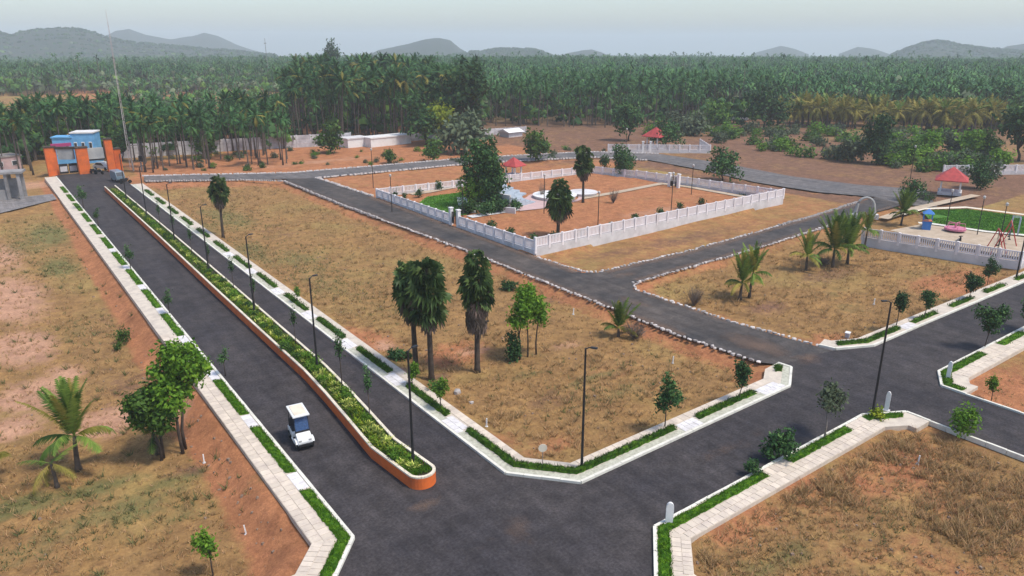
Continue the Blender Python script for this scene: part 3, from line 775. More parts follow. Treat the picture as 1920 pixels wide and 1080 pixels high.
# ------------------------------------------------------------------ plants
def frond(g, r, L, elev, droop, az, nl, ll, wl, org=(0, 0, 0), hang=.35, rib=.03, m=0, mrib=None):
    """a feather frond: rib and separate leaflets"""
    ns = 7; p = np.array(org, float); pts = [p.copy()]; e = elev
    tw = r.normal(0, .12)
    for i in range(ns):
        a2 = az + tw * i / ns
        p = p + (L / ns) * np.array([math.cos(e) * math.cos(a2), math.cos(e) * math.sin(a2), math.sin(e)]); pts.append(p.copy()); e -= droop / ns * (.4 + 1.2 * i / ns)
    P = np.array(pts); ss = np.linspace(0, 1, ns + 1)
    side = np.array([-math.sin(az), math.cos(az), 0])
    for i in range(ns):
        w0, w1 = rib * (1 - .8 * i / ns), rib * (1 - .8 * (i + 1) / ns)
        g.add([P[i] - side * w0, P[i] + side * w0, P[i + 1] + side * w1, P[i + 1] - side * w1], [(0, 1, 2, 3)], m, .75)
    t = np.linspace(.14, .985, nl)
    C = np.stack([np.interp(t, ss, P[:, k]) for k in range(3)], 1)
    D = np.stack([np.interp(np.minimum(t + .06, 1), ss, P[:, k]) - np.interp(t - .06, ss, P[:, k]) for k in range(3)], 1)
    D /= np.linalg.norm(D, axis=1)[:, None]
    lens = ll * np.sin(np.pi * (.2 + .72 * t)) * r.uniform(.8, 1.15, nl)
    base_t = r.uniform(.1, .9)
    for sg in (-1, 1):
        tip = C + sg * side * lens[:, None] * .82 + D * lens[:, None] * .55 + np.array([0, 0, -1]) * (hang * lens * r.uniform(.6, 1.4, nl))[:, None]
        v = np.stack([C - D * wl / 2, C + D * wl / 2, tip], 1).reshape(-1, 3)
        g.addn(v, np.arange(3 * nl).reshape(-1, 3), np.clip(base_t + r.normal(0, .15, nl), 0, 1), m)
def coconut(seed, h, L, nf, nl, ll, wl, yellow=0.0, trunk_r=.16, elev=(85, -45), droop=(.5, 1.5), curve=.6, leafm='palm', brush=False):
    r = np.random.default_rng(seed)
    lean = r.uniform(0, 6.28); cv = curve * r.uniform(.2, 1)
    pts = [np.array([math.cos(lean) * cv * (s ** 2), math.sin(lean) * cv * (s ** 2), h * s - .3 * (s == 0)]) for s in np.linspace(0, 1, 6)]
    gt = G().tube(pts, [trunk_r * (1.5 if i == 0 else 1 - .08 * i) for i in range(6)], 7)
    top = pts[-1]; gc = G()
    for i in range(nf):
        q = (i + .5) / nf; el = R(elev[0] + (elev[1] - elev[0]) * q + r.normal(0, 7)); az = i * 2.39996 + r.normal(0, .2)
        if brush:                                   # upright brush of young fronds over a few hanging old ones
            if q < .68: frond(gc, r, L * r.uniform(.85, 1.08), R(94 - 34 * (q / .68) ** 1.2 + r.normal(0, 4)), r.uniform(.2, .8), az, nl, ll, wl, top, .3, .035, m=1 if r.random() < yellow * .25 else 0)
            else: frond(gc, r, L * r.uniform(.55, .75), R(r.uniform(5, 48)), r.uniform(1.3, 2.3), az, nl, ll * .85, wl, top, .7, .035, m=1 if r.random() < yellow * 1.5 else 0)
            continue
        frond(gc, r, L * r.uniform(.85, 1.1) * (.75 + .25 * min(1, q * 3)), el, droop[0] + (droop[1] - droop[0]) * q + r.normal(0, .15), az, nl, ll, wl, top, .25 + .5 * q, .035, m=(1 if r.random() < yellow * (.4 + 1.2 * q) else 0))
    return gt.mesh('trunk', 'ptrunk', True), gc.mesh('crown', [leafm, 'palmyel'])
def fan_leaf(g, r, c, nrm, up, rad, m, tint, nw=9, droop=.3):
    nrm = nrm / np.linalg.norm(nrm); x = np.cross(up, nrm); x /= np.linalg.norm(x) + 1e-9; yv = np.cross(nrm, x)
    v = [c]; f = []
    for i in range(nw * 2 + 1):
        a = R(-30 + 240 * i / (nw * 2)); rr = rad * (1.0 if i % 2 else .62) * r.uniform(.88, 1.1)
        v.append(c + rr * (math.cos(a) * x + math.sin(a) * yv) - nrm * rr * .25 * (i % 2) - np.array([0, 0, droop * rr * (i % 2)]))
    for i in range(nw * 2): f.append((0, i + 1, i + 2))
    g.add(v, f, m, tint)
def palmyra(seed, h, lobes, nleaf=90, skirt=None, lean=0.15, tr=1.0):
    """fan palm: stacked balls of stiff fan leaves, some with a skirt of hanging dead leaves"""
    r = np.random.default_rng(seed)
    la = r.uniform(0, 6.3); top = np.array([lean * math.cos(la), lean * math.sin(la), h - .9])
    gt = G().tube([(0, 0, -.3), (0, 0, .5), top * .5, top], [.30 * tr, .21 * tr, .17 * tr, .13 * tr], 8)
    gc = G(); wsum = sum(l[1] ** 2 for l in lobes)
    for li, (zc, rad) in enumerate(lobes):
        n = int(nleaf * rad ** 2 / wsum)
        for i in range(n):
            cz = 1 - 2 * (i + .5) / n; cz = cz * .9 + .08; az = i * 2.39996 + r.normal(0, .25); sz = math.sqrt(max(0, 1 - cz * cz))
            d = np.array([sz * math.cos(az), sz * math.sin(az), cz])
            o = np.array([top[0] * zc / h + r.normal(0, .06), top[1] * zc / h + r.normal(0, .06), zc - .25 * rad])
            c = o + d * rad * r.uniform(.42, .72)
            gc.tube([o, c], .022, 3, 0, False, .85)
            nr = np.cross(d, r.normal(0, 1, 3)) + np.array([0, 0, .25])
            dead = li >= len(lobes) - 2 and cz < -.45 and r.random() < .35
            fan_leaf(gc, r, c, nr, d, rad * r.uniform(.42, .6), 1 if dead else 0, np.clip(r.normal(.5, .28), 0, 1), 8, .22 if cz > 0 else .5)
    gs = None
    if skirt:
        gs = G(); z0, z1, rr = skirt
        for i in range(int(70 * (z1 - z0))):
            zz = r.uniform(z0 + .5, z1); az = r.uniform(0, 6.3); q = (zz - z0) / (z1 - z0)
            d = np.array([math.cos(az), math.sin(az), -1.6]); c = np.array([top[0] * zz / h, top[1] * zz / h, zz]) + np.array([math.cos(az), math.sin(az), 0]) * r.uniform(.15, .62) * rr * (.6 + .4 * q)
            fan_leaf(gs, r, c, np.array([math.cos(az), math.sin(az), .25]) + r.normal(0, .25, 3), d, r.uniform(.35, .6), 0, r.uniform(0, 1), 6, .6)
    return gt.mesh('trunk', 'trunk', True), gc.mesh('crown', ['fan', 'dead']), gs.mesh('dead_leaf_skirt', 'dead') if skirt else None
def leaf_cloud(g, r, lobes, n, size, flat=.5, droop=0.0, m=0, elong=1.7):
    """leaf shaped faces clustered on twigs through the crown lobes"""
    wts = np.array([l[1] ** 2 for l in lobes]); wts /= wts.sum()
    ncl = max(8, n // 11); which = r.choice(len(lobes), ncl, p=wts)
    C = np.array([lobes[i][0] for i in which], float); Rr = np.array([lobes[i][1] for i in which])
    sq = np.array([lobes[i][2] if len(lobes[i]) > 2 else 1.0 for i in which])
    d = r.normal(0, 1, (ncl, 3)); d /= np.linalg.norm(d, axis=1)[:, None]
    rad = Rr * r.uniform(.25, 1.0, ncl) ** .45 * r.uniform(.85, 1.12, ncl)
    cl = C + d * rad[:, None] * np.stack([np.ones(ncl), np.ones(ncl), sq], 1)
    k = 11; P = np.repeat(cl, k, 0); N = len(P)
    P = P + r.normal(0, 1, (N, 3)) * (size * 1.25)
    out = np.repeat(d, k, 0)
    nm = out * (1 - flat) + r.normal(0, .55, (N, 3)) + np.array([0, 0, flat]); nm /= np.linalg.norm(nm, axis=1)[:, None]
    ax = r.normal(0, 1, (N, 3)) + out * .8 - np.array([0, 0, droop]); ax -= nm * (ax * nm).sum(1)[:, None]; ax /= np.linalg.norm(ax, axis=1)[:, None] + 1e-9
    bx = np.cross(nm, ax)
    s = size * r.uniform(.6, 1.35, N)[:, None]
    v = np.stack([P - ax * s * elong / 2, P + bx * s / 2 - nm * s * .12, P + ax * s * elong / 2, P - bx * s / 2 - nm * s * .12], 1).reshape(-1, 3)
    tint = np.clip(np.repeat(r.normal(.5, .2, ncl), k) + r.normal(0, .15, N), 0, 1)
    g.addn(v, np.arange(4 * N).reshape(-1, 4), tint, m)
def tree_meshes(seed, h, lobes, n, size, trunks=((0, 0),), tr=.12, leafm='leaf', barkm='trunk', droop=.2, flat=.5, extra=None):
    r = np.random.default_rng(seed); gt = G()
    zc = min(l[0][2] - l[1] * .5 for l in lobes)
    for k, (bx, by) in enumerate(trunks):
        mine = [l for i, l in enumerate(lobes) if i % len(trunks) == k] or lobes[:1]
        fork = np.array([bx * .7 + mine[0][0][0] * .3, by * .7 + mine[0][0][1] * .3, max(.3, zc * .75)])
        gt.tube([(bx, by, -.25), (bx * .9 + r.normal(0, .04), by * .9, fork[2] * .5), fork], [tr * 1.3, tr, tr * .85], 7)
        for l in mine:
            e = np.array(l[0]) + np.array([0, 0, l[1] * .25]); mid = fork + (e - fork) * .5 + r.normal(0, .08, 3)
            gt.tube([fork, mid, e], [tr * .7, tr * .45, tr * .15], 5)
            for _ in range(3):
                e2 = np.array(l[0]) + r.normal(0, .55, 3) * l[1]; gt.tube([mid, (mid + e2) / 2 + r.normal(0, .05, 3), e2], [tr * .35, tr * .22, tr * .08], 4)
    gc = G(); leaf_cloud(gc, r, lobes, n, size, flat, droop)
    return gt.mesh('trunk', barkm, True), gc.mesh('crown', leafm)
def plant(name, meshes, loc, label, cat, rz=0.0, sc=1.0, group=None):
    t = thing(name, loc, label, cat, rz, group); t.scale = (sc, sc, sc)
    for me in meshes:
        if me is not None: link(me.name.split('.')[0], me, t)
    return t
def gz(x, y): return float(ground_z(np.array([x]), np.array([y]))[0])
def at(p, dz=0.0): return (p[0], p[1], gz(*p) + dz)
def lobes_rand(seed, n, c, rx, rz_, lr):
    r = np.random.default_rng(seed)
    return [(tuple(np.array(c) + r.uniform(-1, 1, 3) * np.array([rx, rx, rz_])), lr * r.uniform(.75, 1.2)) for _ in range(n)]

# --- palmyra palms
pa = palmyra(1, 8.7, [(7.75, 1.15), (6.6, 1.3), (5.5, 1.1)], 120, (3.9, 5.2, .8)); pb = palmyra(2, 9.1, [(8.1, 1.2), (6.8, 1.4), (5.6, 1.25)], 130, (3.7, 5.2, 1.0)); pc = palmyra(3, 9.2, [(8.5, .95), (7.0, 1.25), (5.9, 1.2)], 125, (2.9, 5.4, 1.35))
plant('palmyra_palm', pa, at((23.44, 43.18)), 'left trunk of the touching palmyra pair, fan leaves and slender dark trunk', 'palm tree')
plant('palmyra_palm', pb, at((23.72, 41.51)), 'right trunk of the touching palmyra pair, dense dark fan crown', 'palm tree')
plant('palmyra_palm', pc, at((27.05, 40.73)), 'lone palmyra palm with a thick skirt of hanging grey dead leaves', 'palm tree')
pd_ = palmyra(4, 7.75, [(7.0, 1.05), (5.9, 1.3), (5.0, .9)], 100, (3.6, 4.8, .8), tr=.8)
plant('palmyra_palm', pd_, at((23.98, 91.19)), 'single palmyra palm beside the far right footpath with a bare thin trunk', 'palm tree')
pe = palmyra(5, 7.3, [(6.4, 1.15), (5.2, 1.5), (3.9, 1.45)], 120, (1.8, 3.2, 1.2))
plant('palmyra_palm', pe, at((55.71, 66.09)), 'dark round crowned palmyra near the inside of the white park fence', 'palm tree')
pf = palmyra(6, 8.3, [(7.5, 1.2), (5.9, 1.5), (5.0, 1.1)], 110, (3.2, 4.4, .8), tr=.9)
plant('palmyra_palm', pf, at((71.43, 79.27)), 'tall palmyra palm standing by the white round stage', 'palm tree')

# --- coconut palms in the plots
k1 = coconut(21, 2.2, 3.5, 25, 30, .62, .13, .30, .17, (93, 52), (.10, 1.5), .2, brush=True)
plant('coconut_palm', k1, at((2.20, 44.56)), 'bushy young coconut palm in the left plot with upswept fronds', 'palm tree', 1.1)
k2 = coconut(22, 1.5, 2.0, 7, 18, .45, .07, .75, .12, (50, -60), (.8, 1.9), .2)
plant('coconut_palm', k2, at((1.00, 43.31)), 'small drooping yellowed coconut palm just in front of the bushy one', 'palm tree', .3)
k3 = coconut(23, 1.4, 2.1, 14, 22, .55, .11, .6, .13, (88, 30), (.3, 1.9), .2, brush=True)
plant('coconut_palm', k3, at((-1.78, 45.82)), 'cut off coconut palm at the left edge with yellow green fronds', 'palm tree', 2.0)
k4 = coconut(24, 1.3, 2.6, 14, 24, .5, .11, .35, .14, (90, 40), (.3, 2.2), .2, brush=True)
plant('coconut_palm', k4, at((6.24, 43.74)), 'coconut palm growing through the leafy tree by the left footpath', 'palm tree', .9)
k5 = coconut(25, .7, 2.6, 16, 22, .5, .13, .45, .14, (92, 50), (.2, 2.3), .1, brush=True)
plant('coconut_palm', k5, at((40.33, 40.00)), 'small coconut palm beside the stone edging near the dry grey bush', 'palm tree', .6)
k6 = coconut(26, 1.6, 3.1, 24, 24, .5, .14, .6, .16, (94, 40), (.2, 2.7), .2, brush=True)
plant('coconut_palm', k6, at((55.60, 39.75)), 'coconut palm with hanging yellow fronds, nearest the inner road corner', 'palm tree', 2.6)
k6b = coconut(27, 2.4, 2.9, 18, 22, .5, .14, .12, .15, (94, 45), (.2, 2.4), .3, brush=True)
plant('coconut_palm', k6b, at((56.83, 39.61)), 'darker coconut palm behind the one with hanging yellow fronds', 'palm tree', .6)
plant('coconut_palm', k6, at((68.89, 41.56)), 'yellowing coconut palm left of the dense dark coconut clump', 'palm tree', .2, .95)
k7 = coconut(28, 1.9, 4.1, 32, 26, .65, .16, .25, .18, (94, 30), (.15, 2.5), .2, brush=True)
plant('coconut_palm', k7, at((72.22, 40.57)), 'left palm of the dense dark coconut clump before the playground', 'palm tree', 1.7)
plant('coconut_palm', k7, at((74.64, 40.31)), 'right palm of the dense dark coconut clump before the playground', 'palm tree', 4.1, .95)
plant('coconut_palm', k6b, at((82.09, 42.56)), 'slim coconut palm between the clump and the white playground fence', 'palm tree', 2.1, .9)

# --- leafy trees of the plots
lt1 = tree_meshes(31, 7, [((0.4, 0.3, 4.9), .95, 1.2), ((1.2, -.3, 6.0), .85, 1.1), ((1.3, .8, 4.2), .8, 1.3), ((0.1, -.6, 3.9), .75, 1.2), ((1.9, .1, 5.2), .65, 1.2), ((.6, .2, 6.3), .55)], 4600, .165, ((.5, -.2), (.75, .25)), .09, 'leafb', droop=1.0, flat=.3)
plant('leafy_tree', lt1, at((6.95, 43.06)), 'tall bright leafed tree leaning over the left footpath', 'tree')
lt2 = tree_meshes(32, 5, [((-.6, .1, 3.4), .7, 1.3), ((.2, -.4, 2.8), .6, 1.2), ((.1, .6, 3.9), .6, 1.2), ((-1.0, -.2, 4.1), .45)], 2600, .165, ((0, 0), (.15, .2)), .08, 'leaf', droop=1.0, flat=.3)
plant('leafy_tree', lt2, at((6.25, 42.84)), 'shorter dark leafed tree left of the tall bright one in the left plot', 'tree')
lt3 = tree_meshes(33, 5.6, [((-.9, 0, 3.4), .75), ((0, .1, 4.3), .95, 1.1), ((.9, 0, 3.7), .8), ((.2, .3, 5.0), .55), ((-.5, -.2, 4.2), .6), ((1.1, .1, 2.9), .55)], 3600, .15, ((-.8, 0), (.05, .1), (.8, 0)), .06, 'leafb', droop=.5)
plant('leafy_tree', lt3, at((31.50, 40.56)), 'airy three stemmed bright green tree right of the palmyra palms', 'tree')
cyl = tree_meshes(34, 2.6, [((0, 0, .7), .42, 1.6), ((0, .1, 1.6), .38, 1.6)], 900, .14, ((0, 0),), .05, 'leafd')
plant('shrub', cyl, at((30.28, 40.72)), 'narrow dark shrub under the left stem of the three stemmed tree', 'shrub')
def bush(seed, r_, h, n, size, leafm):
    rg = np.random.default_rng(seed)
    lob = [((rg.uniform(-.6, .6) * r_, rg.uniform(-.6, .6) * r_, h * rg.uniform(.3, .62)), r_ * rg.uniform(.4, .62), h / (2 * r_) * 1.15) for _ in range(5)]
    return tree_meshes(seed, h, lob, n, size, ((0, 0),), .03, leafm, droop=.1)
bs1 = bush(41, .55, .7, 500, .12, 'leafd'); bs2 = bush(42, .5, 1.2, 420, .12, 'leaf'); bs3 = bush(43, .8, 1.0, 600, .14, 'leafg')
plant('shrub', bs1, at((23.46, 46.26)), 'low dark green shrub near the right footpath left of the palmyra pair', 'shrub', 0, 1.1)
plant('shrub', bs1, at((24.29, 45.90)), 'tiny dark shrub just behind the low one by the palmyra pair', 'shrub', 2, .6)
plant('shrub', bs2, at((8.15, 64.02)), 'lone green weed shrub on the red bank of the left plot', 'shrub', 0, 1.0)
plant('shrub', bs2, at((7.38, 62.54)), 'smaller green weed shrub beside the one on the red bank', 'shrub', 1, .6)
plant('shrub', bs1, at((40.25, 55.09)), 'dark shrub against the stone edging behind the three stemmed tree', 'shrub', 0, 1.25)
plant('shrub', bs2, at((22.87, 39.31)), 'bright green bushy sapling by the right palmyra of the pair', 'shrub', 0, .9)
def twigs(seed, r_, h, n=70):
    rg = np.random.default_rng(seed); g = G()
    for _ in range(n):
        az = rg.uniform(0, 6.3); e = np.array([math.cos(az) * r_ * rg.uniform(.2, 1), math.sin(az) * r_ * rg.uniform(.2, 1), h * rg.uniform(.4, 1)])
        g.tube([(0, 0, 0), e * .5 + rg.normal(0, .08, 3), e], [.025, .015, .006], 3, t=rg.uniform())
        for _ in range(3):
            q = e * rg.uniform(.5, .9); g.tube([q, q + rg.normal(0, .22, 3)], [.01, .004], 3, 0, False, rg.uniform())
    return g
plant('dry_bush', (twigs(51, 1.2, 1.6, 110).mesh('branches', 'twig'),), at((41.03, 38.90)), 'dry grey leafless bush beside the small coconut palm', 'bush')
plant('dry_bush', (twigs(52, 1.0, 1.9, 90).mesh('branches', 'twig'),), at((51.06, 41.24)), 'bare reddish twiggy bush at the tip of the coconut plot', 'bush')
plant('dry_bush', (twigs(53, .9, 1.2, 80).mesh('branches', 'twig'),), at((71.82, 41.37)), 'dry twiggy bush under the dark coconut clump', 'bush')

# --- young street trees
def sapling(seed, h, cr, ch, n, size, leafm='leafd', bark='trunk', tr=.035):
    r = np.random.default_rng(seed); z = h - ch / 2
    lob = [((r.normal(0, cr * .42), r.normal(0, cr * .42), z + ch * r.uniform(-.4, .36)), cr * r.uniform(.32, .62), ch / cr / 2.3) for _ in range(7)]
    return tree_meshes(seed, h, lob, int(n * 1.1), size * .85, ((0, 0),), tr, leafm, bark, droop=.3)
sp1 = sapling(61, 3.3, .62, 1.9, 1100, .14); sp2 = sapling(62, 2.9, .55, 1.7, 900, .14); sp3 = sapling(63, 3.6, .85, 1.8, 900, .15, 'leafg', 'palebark', .05)
sp4 = sapling(64, 3.2, 1.15, 1.9, 1500, .16); sp5 = sapling(65, 1.6, .55, 1.4, 800, .15); sp6 = sapling(66, 2.6, .42, 1.5, 600, .13, 'leafb')
sp7 = sapling(67, 2.0, .30, 1.0, 260, .11)
GS = 'young street trees'
for (p, me, lab, sc) in (
    ((31.11, 26.62), sp1, 'round headed young tree in the grass bed below the big dry plot', 1.0),
    ((37.69, 26.21), sp2, 'dense young tree left of the small corner bed beside the cross road', .95),
    ((37.60, 20.16), sp3, 'pale barked young tree with thin greyish foliage in a grass bed', 1.0),
    ((33.46, 20.45), sp5, 'low dark bushy tree on the road kerb at the start of a green bed', 1.15),
    ((30.97, 20.23), sp5, 'tiny dark bush at the end of the long bed with the white marker', .55),
    ((59.06, 27.03), sp2, 'young tree in the curved corner bed of the coconut plot', 1.0),
    ((62.36, 26.43), sp2, 'narrow young tree right of the curved corner bed', .9),
    ((70.99, 26.49), sp4, 'spreading young tree near the playground end of the coconut plot', .78),
    ((78.32, 27.97), sp1, 'young tree closest to the black lamp post at the playground fence', .85),
    ((59.92, 20.68), sp4, 'wide dark young tree on the far corner grass bed', 1.0),
    ((66.32, 20.18), sp4, 'dark young tree cut by the right edge', 1.0),
    ((51.42, 16.71), sp6, 'thin light green sapling in the orange soil at the right edge', .75),
    ((21.73, 40.67), sp6, 'light green sapling beside the lamp post nearest the planter nose', .8),
    ((21.46, 36.57), sp6, 'bright green sapling at the edge of the right footpath', .85),
    ((21.79, 61.46), sp6, 'faint green sapling on the right footpath beyond the third lamp post', .6),
    ((5.82, 30.83), sp6, 'green sapling standing in dry grass at the bottom left', 1.0),
    ((11.99, 65.31), sp7, 'dark small tree on the left footpath above the leafy tree', 1.0),
    ((12.12, 49.88), sp7, 'dark small tree on the left footpath behind the leafy tree', .95),
    ((12.05, 81.94), sp7, 'dark small tree on the left footpath, third from the leafy tree', 1.15),
    ((12.72, 117.72), sp7, 'dark small tree near the far end of the left footpath', 1.5),
    ((12.60, 104.75), sp7, 'dark small tree on the far left footpath short of the last one', 1.1)):
    plant('young_tree', me, (p[0], p[1], max(gz(*p), .1) if 'footpath' in lab or 'bed' in lab else gz(*p)), lab, 'tree', random.uniform(0, 6), sc, GS)
tb = tree_meshes(68, 2.2, [((0, 0, .9), .7), ((.5, .2, 1.3), .5), ((-.5, 0, 1.2), .5)], 700, .14, ((0, 0), (.2, .1)), .05, 'leafb')
plant('shrub', tb, at((44.73, 15.58)), 'open green shrub at the edge of the right branch road', 'shrub')
bed_p = bush(44, .7, .6, 380, .12, 'leafy')
plant('shrub', bed_p, (42.6, 19.6, .1), 'yellow flowering shrub at the foot of the corner lamp post', 'shrub', 0, .8)

# slender poles of young trees in the median
sl = tree_meshes(71, 3.6, [((0, 0, 2.6), .10, 4.2), ((0, .03, 3.1), .10, 4.2), ((.02, 0, 2.2), .07, 4)], 300, .085, ((0, 0),), .03, 'leafd', droop=1.0)
sl_y = [37.2, 42.0, 51.0, 60.6, 66.8, 75.0, 82.0, 90, 97.5]
for i, yy in enumerate(sl_y):
    plant('slender_tree', sl, (med_left(yy) + med_w(yy) * .78, yy, MH - .17), 'slender upright sapling in the orange planter, %s from its nose' % ORD[i], 'tree', i * 1.3, [1.0, 1.2, .9, .9, .95, .8, .9, .9, .9][i], 'slender saplings in the median')

# median shrubs
ms = []
for k in range(5):
    rg = np.random.default_rng(80 + k); g = G(); n = 46 + 8 * k
    for i in range(n):                      # strap leaves arching out of a rosette
        az = rg.uniform(0, 6.28); L_ = rg.uniform(.30, .62); e = R(rg.uniform(25, 82)); wd = .05
        d = np.array([math.cos(az), math.sin(az), 0]); sdv = np.array([-d[1], d[0], 0])
        p1 = d * L_ * .5 * math.cos(e) + np.array([0, 0, L_ * .62 * math.sin(e)]); p2 = d * L_ * math.cos(e) * 1.05 + np.array([0, 0, L_ * .8 * math.sin(e)])
        o = np.array([rg.normal(0, .09), rg.normal(0, .09), 0])
        g.add([o - sdv * wd * .4, o + sdv * wd * .4, o + p1 + sdv * wd * .6, o + p1 - sdv * wd * .6, o + p2], [(0, 1, 2, 3), (3, 2, 4)], 1 if rg.random() < .3 else 0, rg.uniform())
    ms.append(g.mesh('leaves', [('variegated', 'leafy')[k % 2] if k < 4 else 'leafb', 'leafb']))
mb = [bush(90 + k, .5, .75, 420, .11, ('leaf', 'leafb')[k % 2]) for k in range(3)]
yy = 30.9; i = 0
while yy < 128:
    for rowk in ((.36, .66) if yy < 72 else (.5,)):
        xx = med_left(yy) + med_w(yy) * (rowk + random.uniform(-.09, .09))
        s_ = random.uniform(.65, 1.05)
        if random.random() < .2:
            plant('leafy_bush', random.choice(mb), (xx, yy, MH - .18), 'rounded green bush among the pale rosettes in the orange median planter', 'bush', random.uniform(0, 6), s_ * .8, 'green bushes in the median planter')
        else:
            o = link('variegated_plant', random.choices(ms, (3, 3, 2, 2, 2))[0], None, (xx, yy, MH - .18), random.uniform(0, 6.3), (s_, s_, s_))
            tag(o, 'low rosette plant with yellow green leaves in the orange median planter', 'plant', 'rosette plants in the median planter')
    yy += (.62 if yy < 72 else .8) * random.uniform(.85, 1.2)
g = G(); rg = np.random.default_rng(5)
pts = []
for _ in range(5200):
    yy = 30.2 + 98 * rg.random() ** 1.5; pts.append((med_left(yy) + .2 + (med_w(yy) - .4) * rg.random(), yy, MH - .17))
blades(g, pts, .22, .05, 3, .6, 9)
tag(g.build('ground_cover', 'bedgrass'), 'low green ground cover filling the orange median planter', None, None, 'stuff')

# ------------------------------------------------------------------ grass and weeds of the dry plots
def scatter(n, fn, seed):
    r = np.random.default_rng(seed); out = []
    X, Y = fn(r, n)
    return X, Y
def tufts(name, poly, dens, m, label, seed, h=.26, wd=.05, n=6, margin=.4, mask=None, cap=60000):
    P_ = np.array(poly); x0, y0 = P_.min(0); x1, y1 = P_.max(0)
    r = np.random.default_rng(seed); k = int((x1 - x0) * (y1 - y0) * dens)
    X = r.uniform(x0, x1, k); Y = r.uniform(y0, y1, k)
    keep = sd_poly(X, Y, poly) < -margin
    dist = np.hypot(X, Y); keep &= r.random(k) < np.clip((42 / dist) ** 1.1, 0, 1)
    ang = np.degrees(np.arctan2(X, Y)) - 36.5; keep &= np.abs(ang) < 40
    keep &= vnoise(X, Y, 3.5, seed, 3) + .55 * r.normal(0, 1, k) > -.15
    if mask is not None: keep &= mask(X, Y, r)
    X, Y = X[keep][:cap], Y[keep][:cap]
    Z = ground_z(X, Y) - .02
    g = G(); blades(g, np.stack([X, Y, Z], 1), h, wd, n, .75, seed)
    return tag(g.build(name, m), label, None, None, 'stuff')
PLOT_C = [(22.4, 29), (24.2, 27.2), (41.5, 27.2), (43, 30), (43, 123), (24, 134)]
PLOT_D = [(22.2, 4), (22.2, 17.2), (24.2, 18.7), (42, 18.7), (44.4, 17.2), (44.4, 4)]
PLOT_L = [(-40, 27.5), (7.2, 27.5), (9.4, 30.5), (11.5, 120), (-20, 118)]
PLOT_R = [(52, 28.4), (54, 27.6), (86, 27.2), (85.5, 28), (83, 44), (83, 49.5), (52, 48), (50.2, 46)]
PLOT_E = [(51.2, 4), (51.2, 17.5), (53.4, 18.8), (100, 18.6), (100, 4)]
tufts('dry_grass', PLOT_C, 9, 'drygrass', 'dry straw grass over the big middle plot', 1)
tufts('dry_grass', PLOT_D, 22, 'drygrass', 'dry straw grass over the orange plot at the bottom right', 2, .24)
tufts('dry_grass', PLOT_R, 9, 'drygrass', 'dry straw grass over the plot with the coconut clumps', 3)
tufts('dry_grass', PLOT_L, 8, 'drygrass', 'dry straw grass over the sunken left plot', 4, mask=lambda X, Y, r: X < KL(Y) - 4.2)
tufts('dry_grass', PLOT_E, 9, 'drygrass', 'dry straw grass over the plot at the right edge', 5, .2)
def clumps(name, poly, n, m, label, seed):
    P_ = np.array(poly); x0, y0 = P_.min(0); x1, y1 = P_.max(0); r = np.random.default_rng(seed)
    X, Y = r.uniform(x0, x1, n * 8), r.uniform(y0, y1, n * 8); dd = np.hypot(X, Y); an = np.degrees(np.arctan2(X, Y)) - 36.5
    k = (sd_poly(X, Y, poly) < -.6) & (np.abs(an) < 39) & (r.random(n * 8) < np.clip((40 / dd) ** 1.4, 0, 1)) & (vnoise(X, Y, 5, seed, 2) > -.1)
    X, Y = X[k][:n], Y[k][:n]; g = G(); blades(g, np.stack([X, Y, ground_z(X, Y) - .03], 1), .5, .055, 16, .8, seed)
    tag(g.build(name, m), label, None, None, 'stuff')
clumps('grass_clumps', PLOT_C, 420, 'drygrass', 'taller straw grass clumps in the big middle plot', 61)
clumps('grass_clumps', PLOT_D, 420, 'drygrass', 'taller straw grass clumps in the orange plot', 62)
clumps('grass_clumps', PLOT_L, 200, 'weed', 'taller weedy clumps in the sunken left plot', 63)
clumps('grass_clumps', PLOT_R, 240, 'drygrass', 'taller straw grass clumps in the coconut plot', 64)
g = G(); r_ = np.random.default_rng(91)
for poly, n in ((PLOT_C, 160), (PLOT_D, 130), (PLOT_L, 160), (PLOT_R, 70), ([(7.4, 29), (9.4, 31), (9.9, 60), (7.6, 60)], 70)):
    P_ = np.array(poly); X, Y = r_.uniform(P_[:, 0].min(), P_[:, 0].max(), n * 4), r_.uniform(P_[:, 1].min(), np.minimum(P_[:, 1].max(), 90), n * 4)
    k = sd_poly(X, Y, poly) < -.2; X, Y = X[k][:n], Y[k][:n]; Z = ground_z(X, Y)
    for x_, y_, z_ in zip(X, Y, Z):
        s_ = r_.uniform(.05, .17); g.box((x_, y_, z_ + s_ * .2), (s_ * r_.uniform(.8, 1.4), s_, s_ * .7), rz=r_.uniform(0, 3), taper=r_.uniform(.5, .8))
tag(g.build('loose_stones', 'fieldstone'), 'small loose stones lying over the dry plots', None, None, 'stuff')
def near_blobs(bl):
    def f(X, Y, r):
        p = np.zeros(X.shape)
        for cx, cy, rx, ry, a in bl: p = np.maximum(p, np.exp(-((X - cx) / rx) ** 2 - ((Y - cy) / ry) ** 2))
        return r.random(X.shape) < p * .8
    return f
tufts('green_weeds', PLOT_L, 10, 'weed', 'greenish weeds in the sunken left plot', 6, .24, .06, 6, mask=near_blobs(SOIL_GREEN))
tufts('green_weeds', PLOT_C, 9, 'weed', 'greenish weeds in the big middle plot', 7, .26, .06, 6, mask=near_blobs(SOIL_GREEN))
tufts('green_weeds', PLOT_D, 9, 'weed', 'greenish weeds at the bottom right plot', 8, .22, .06, 6, mask=near_blobs(SOIL_GREEN))

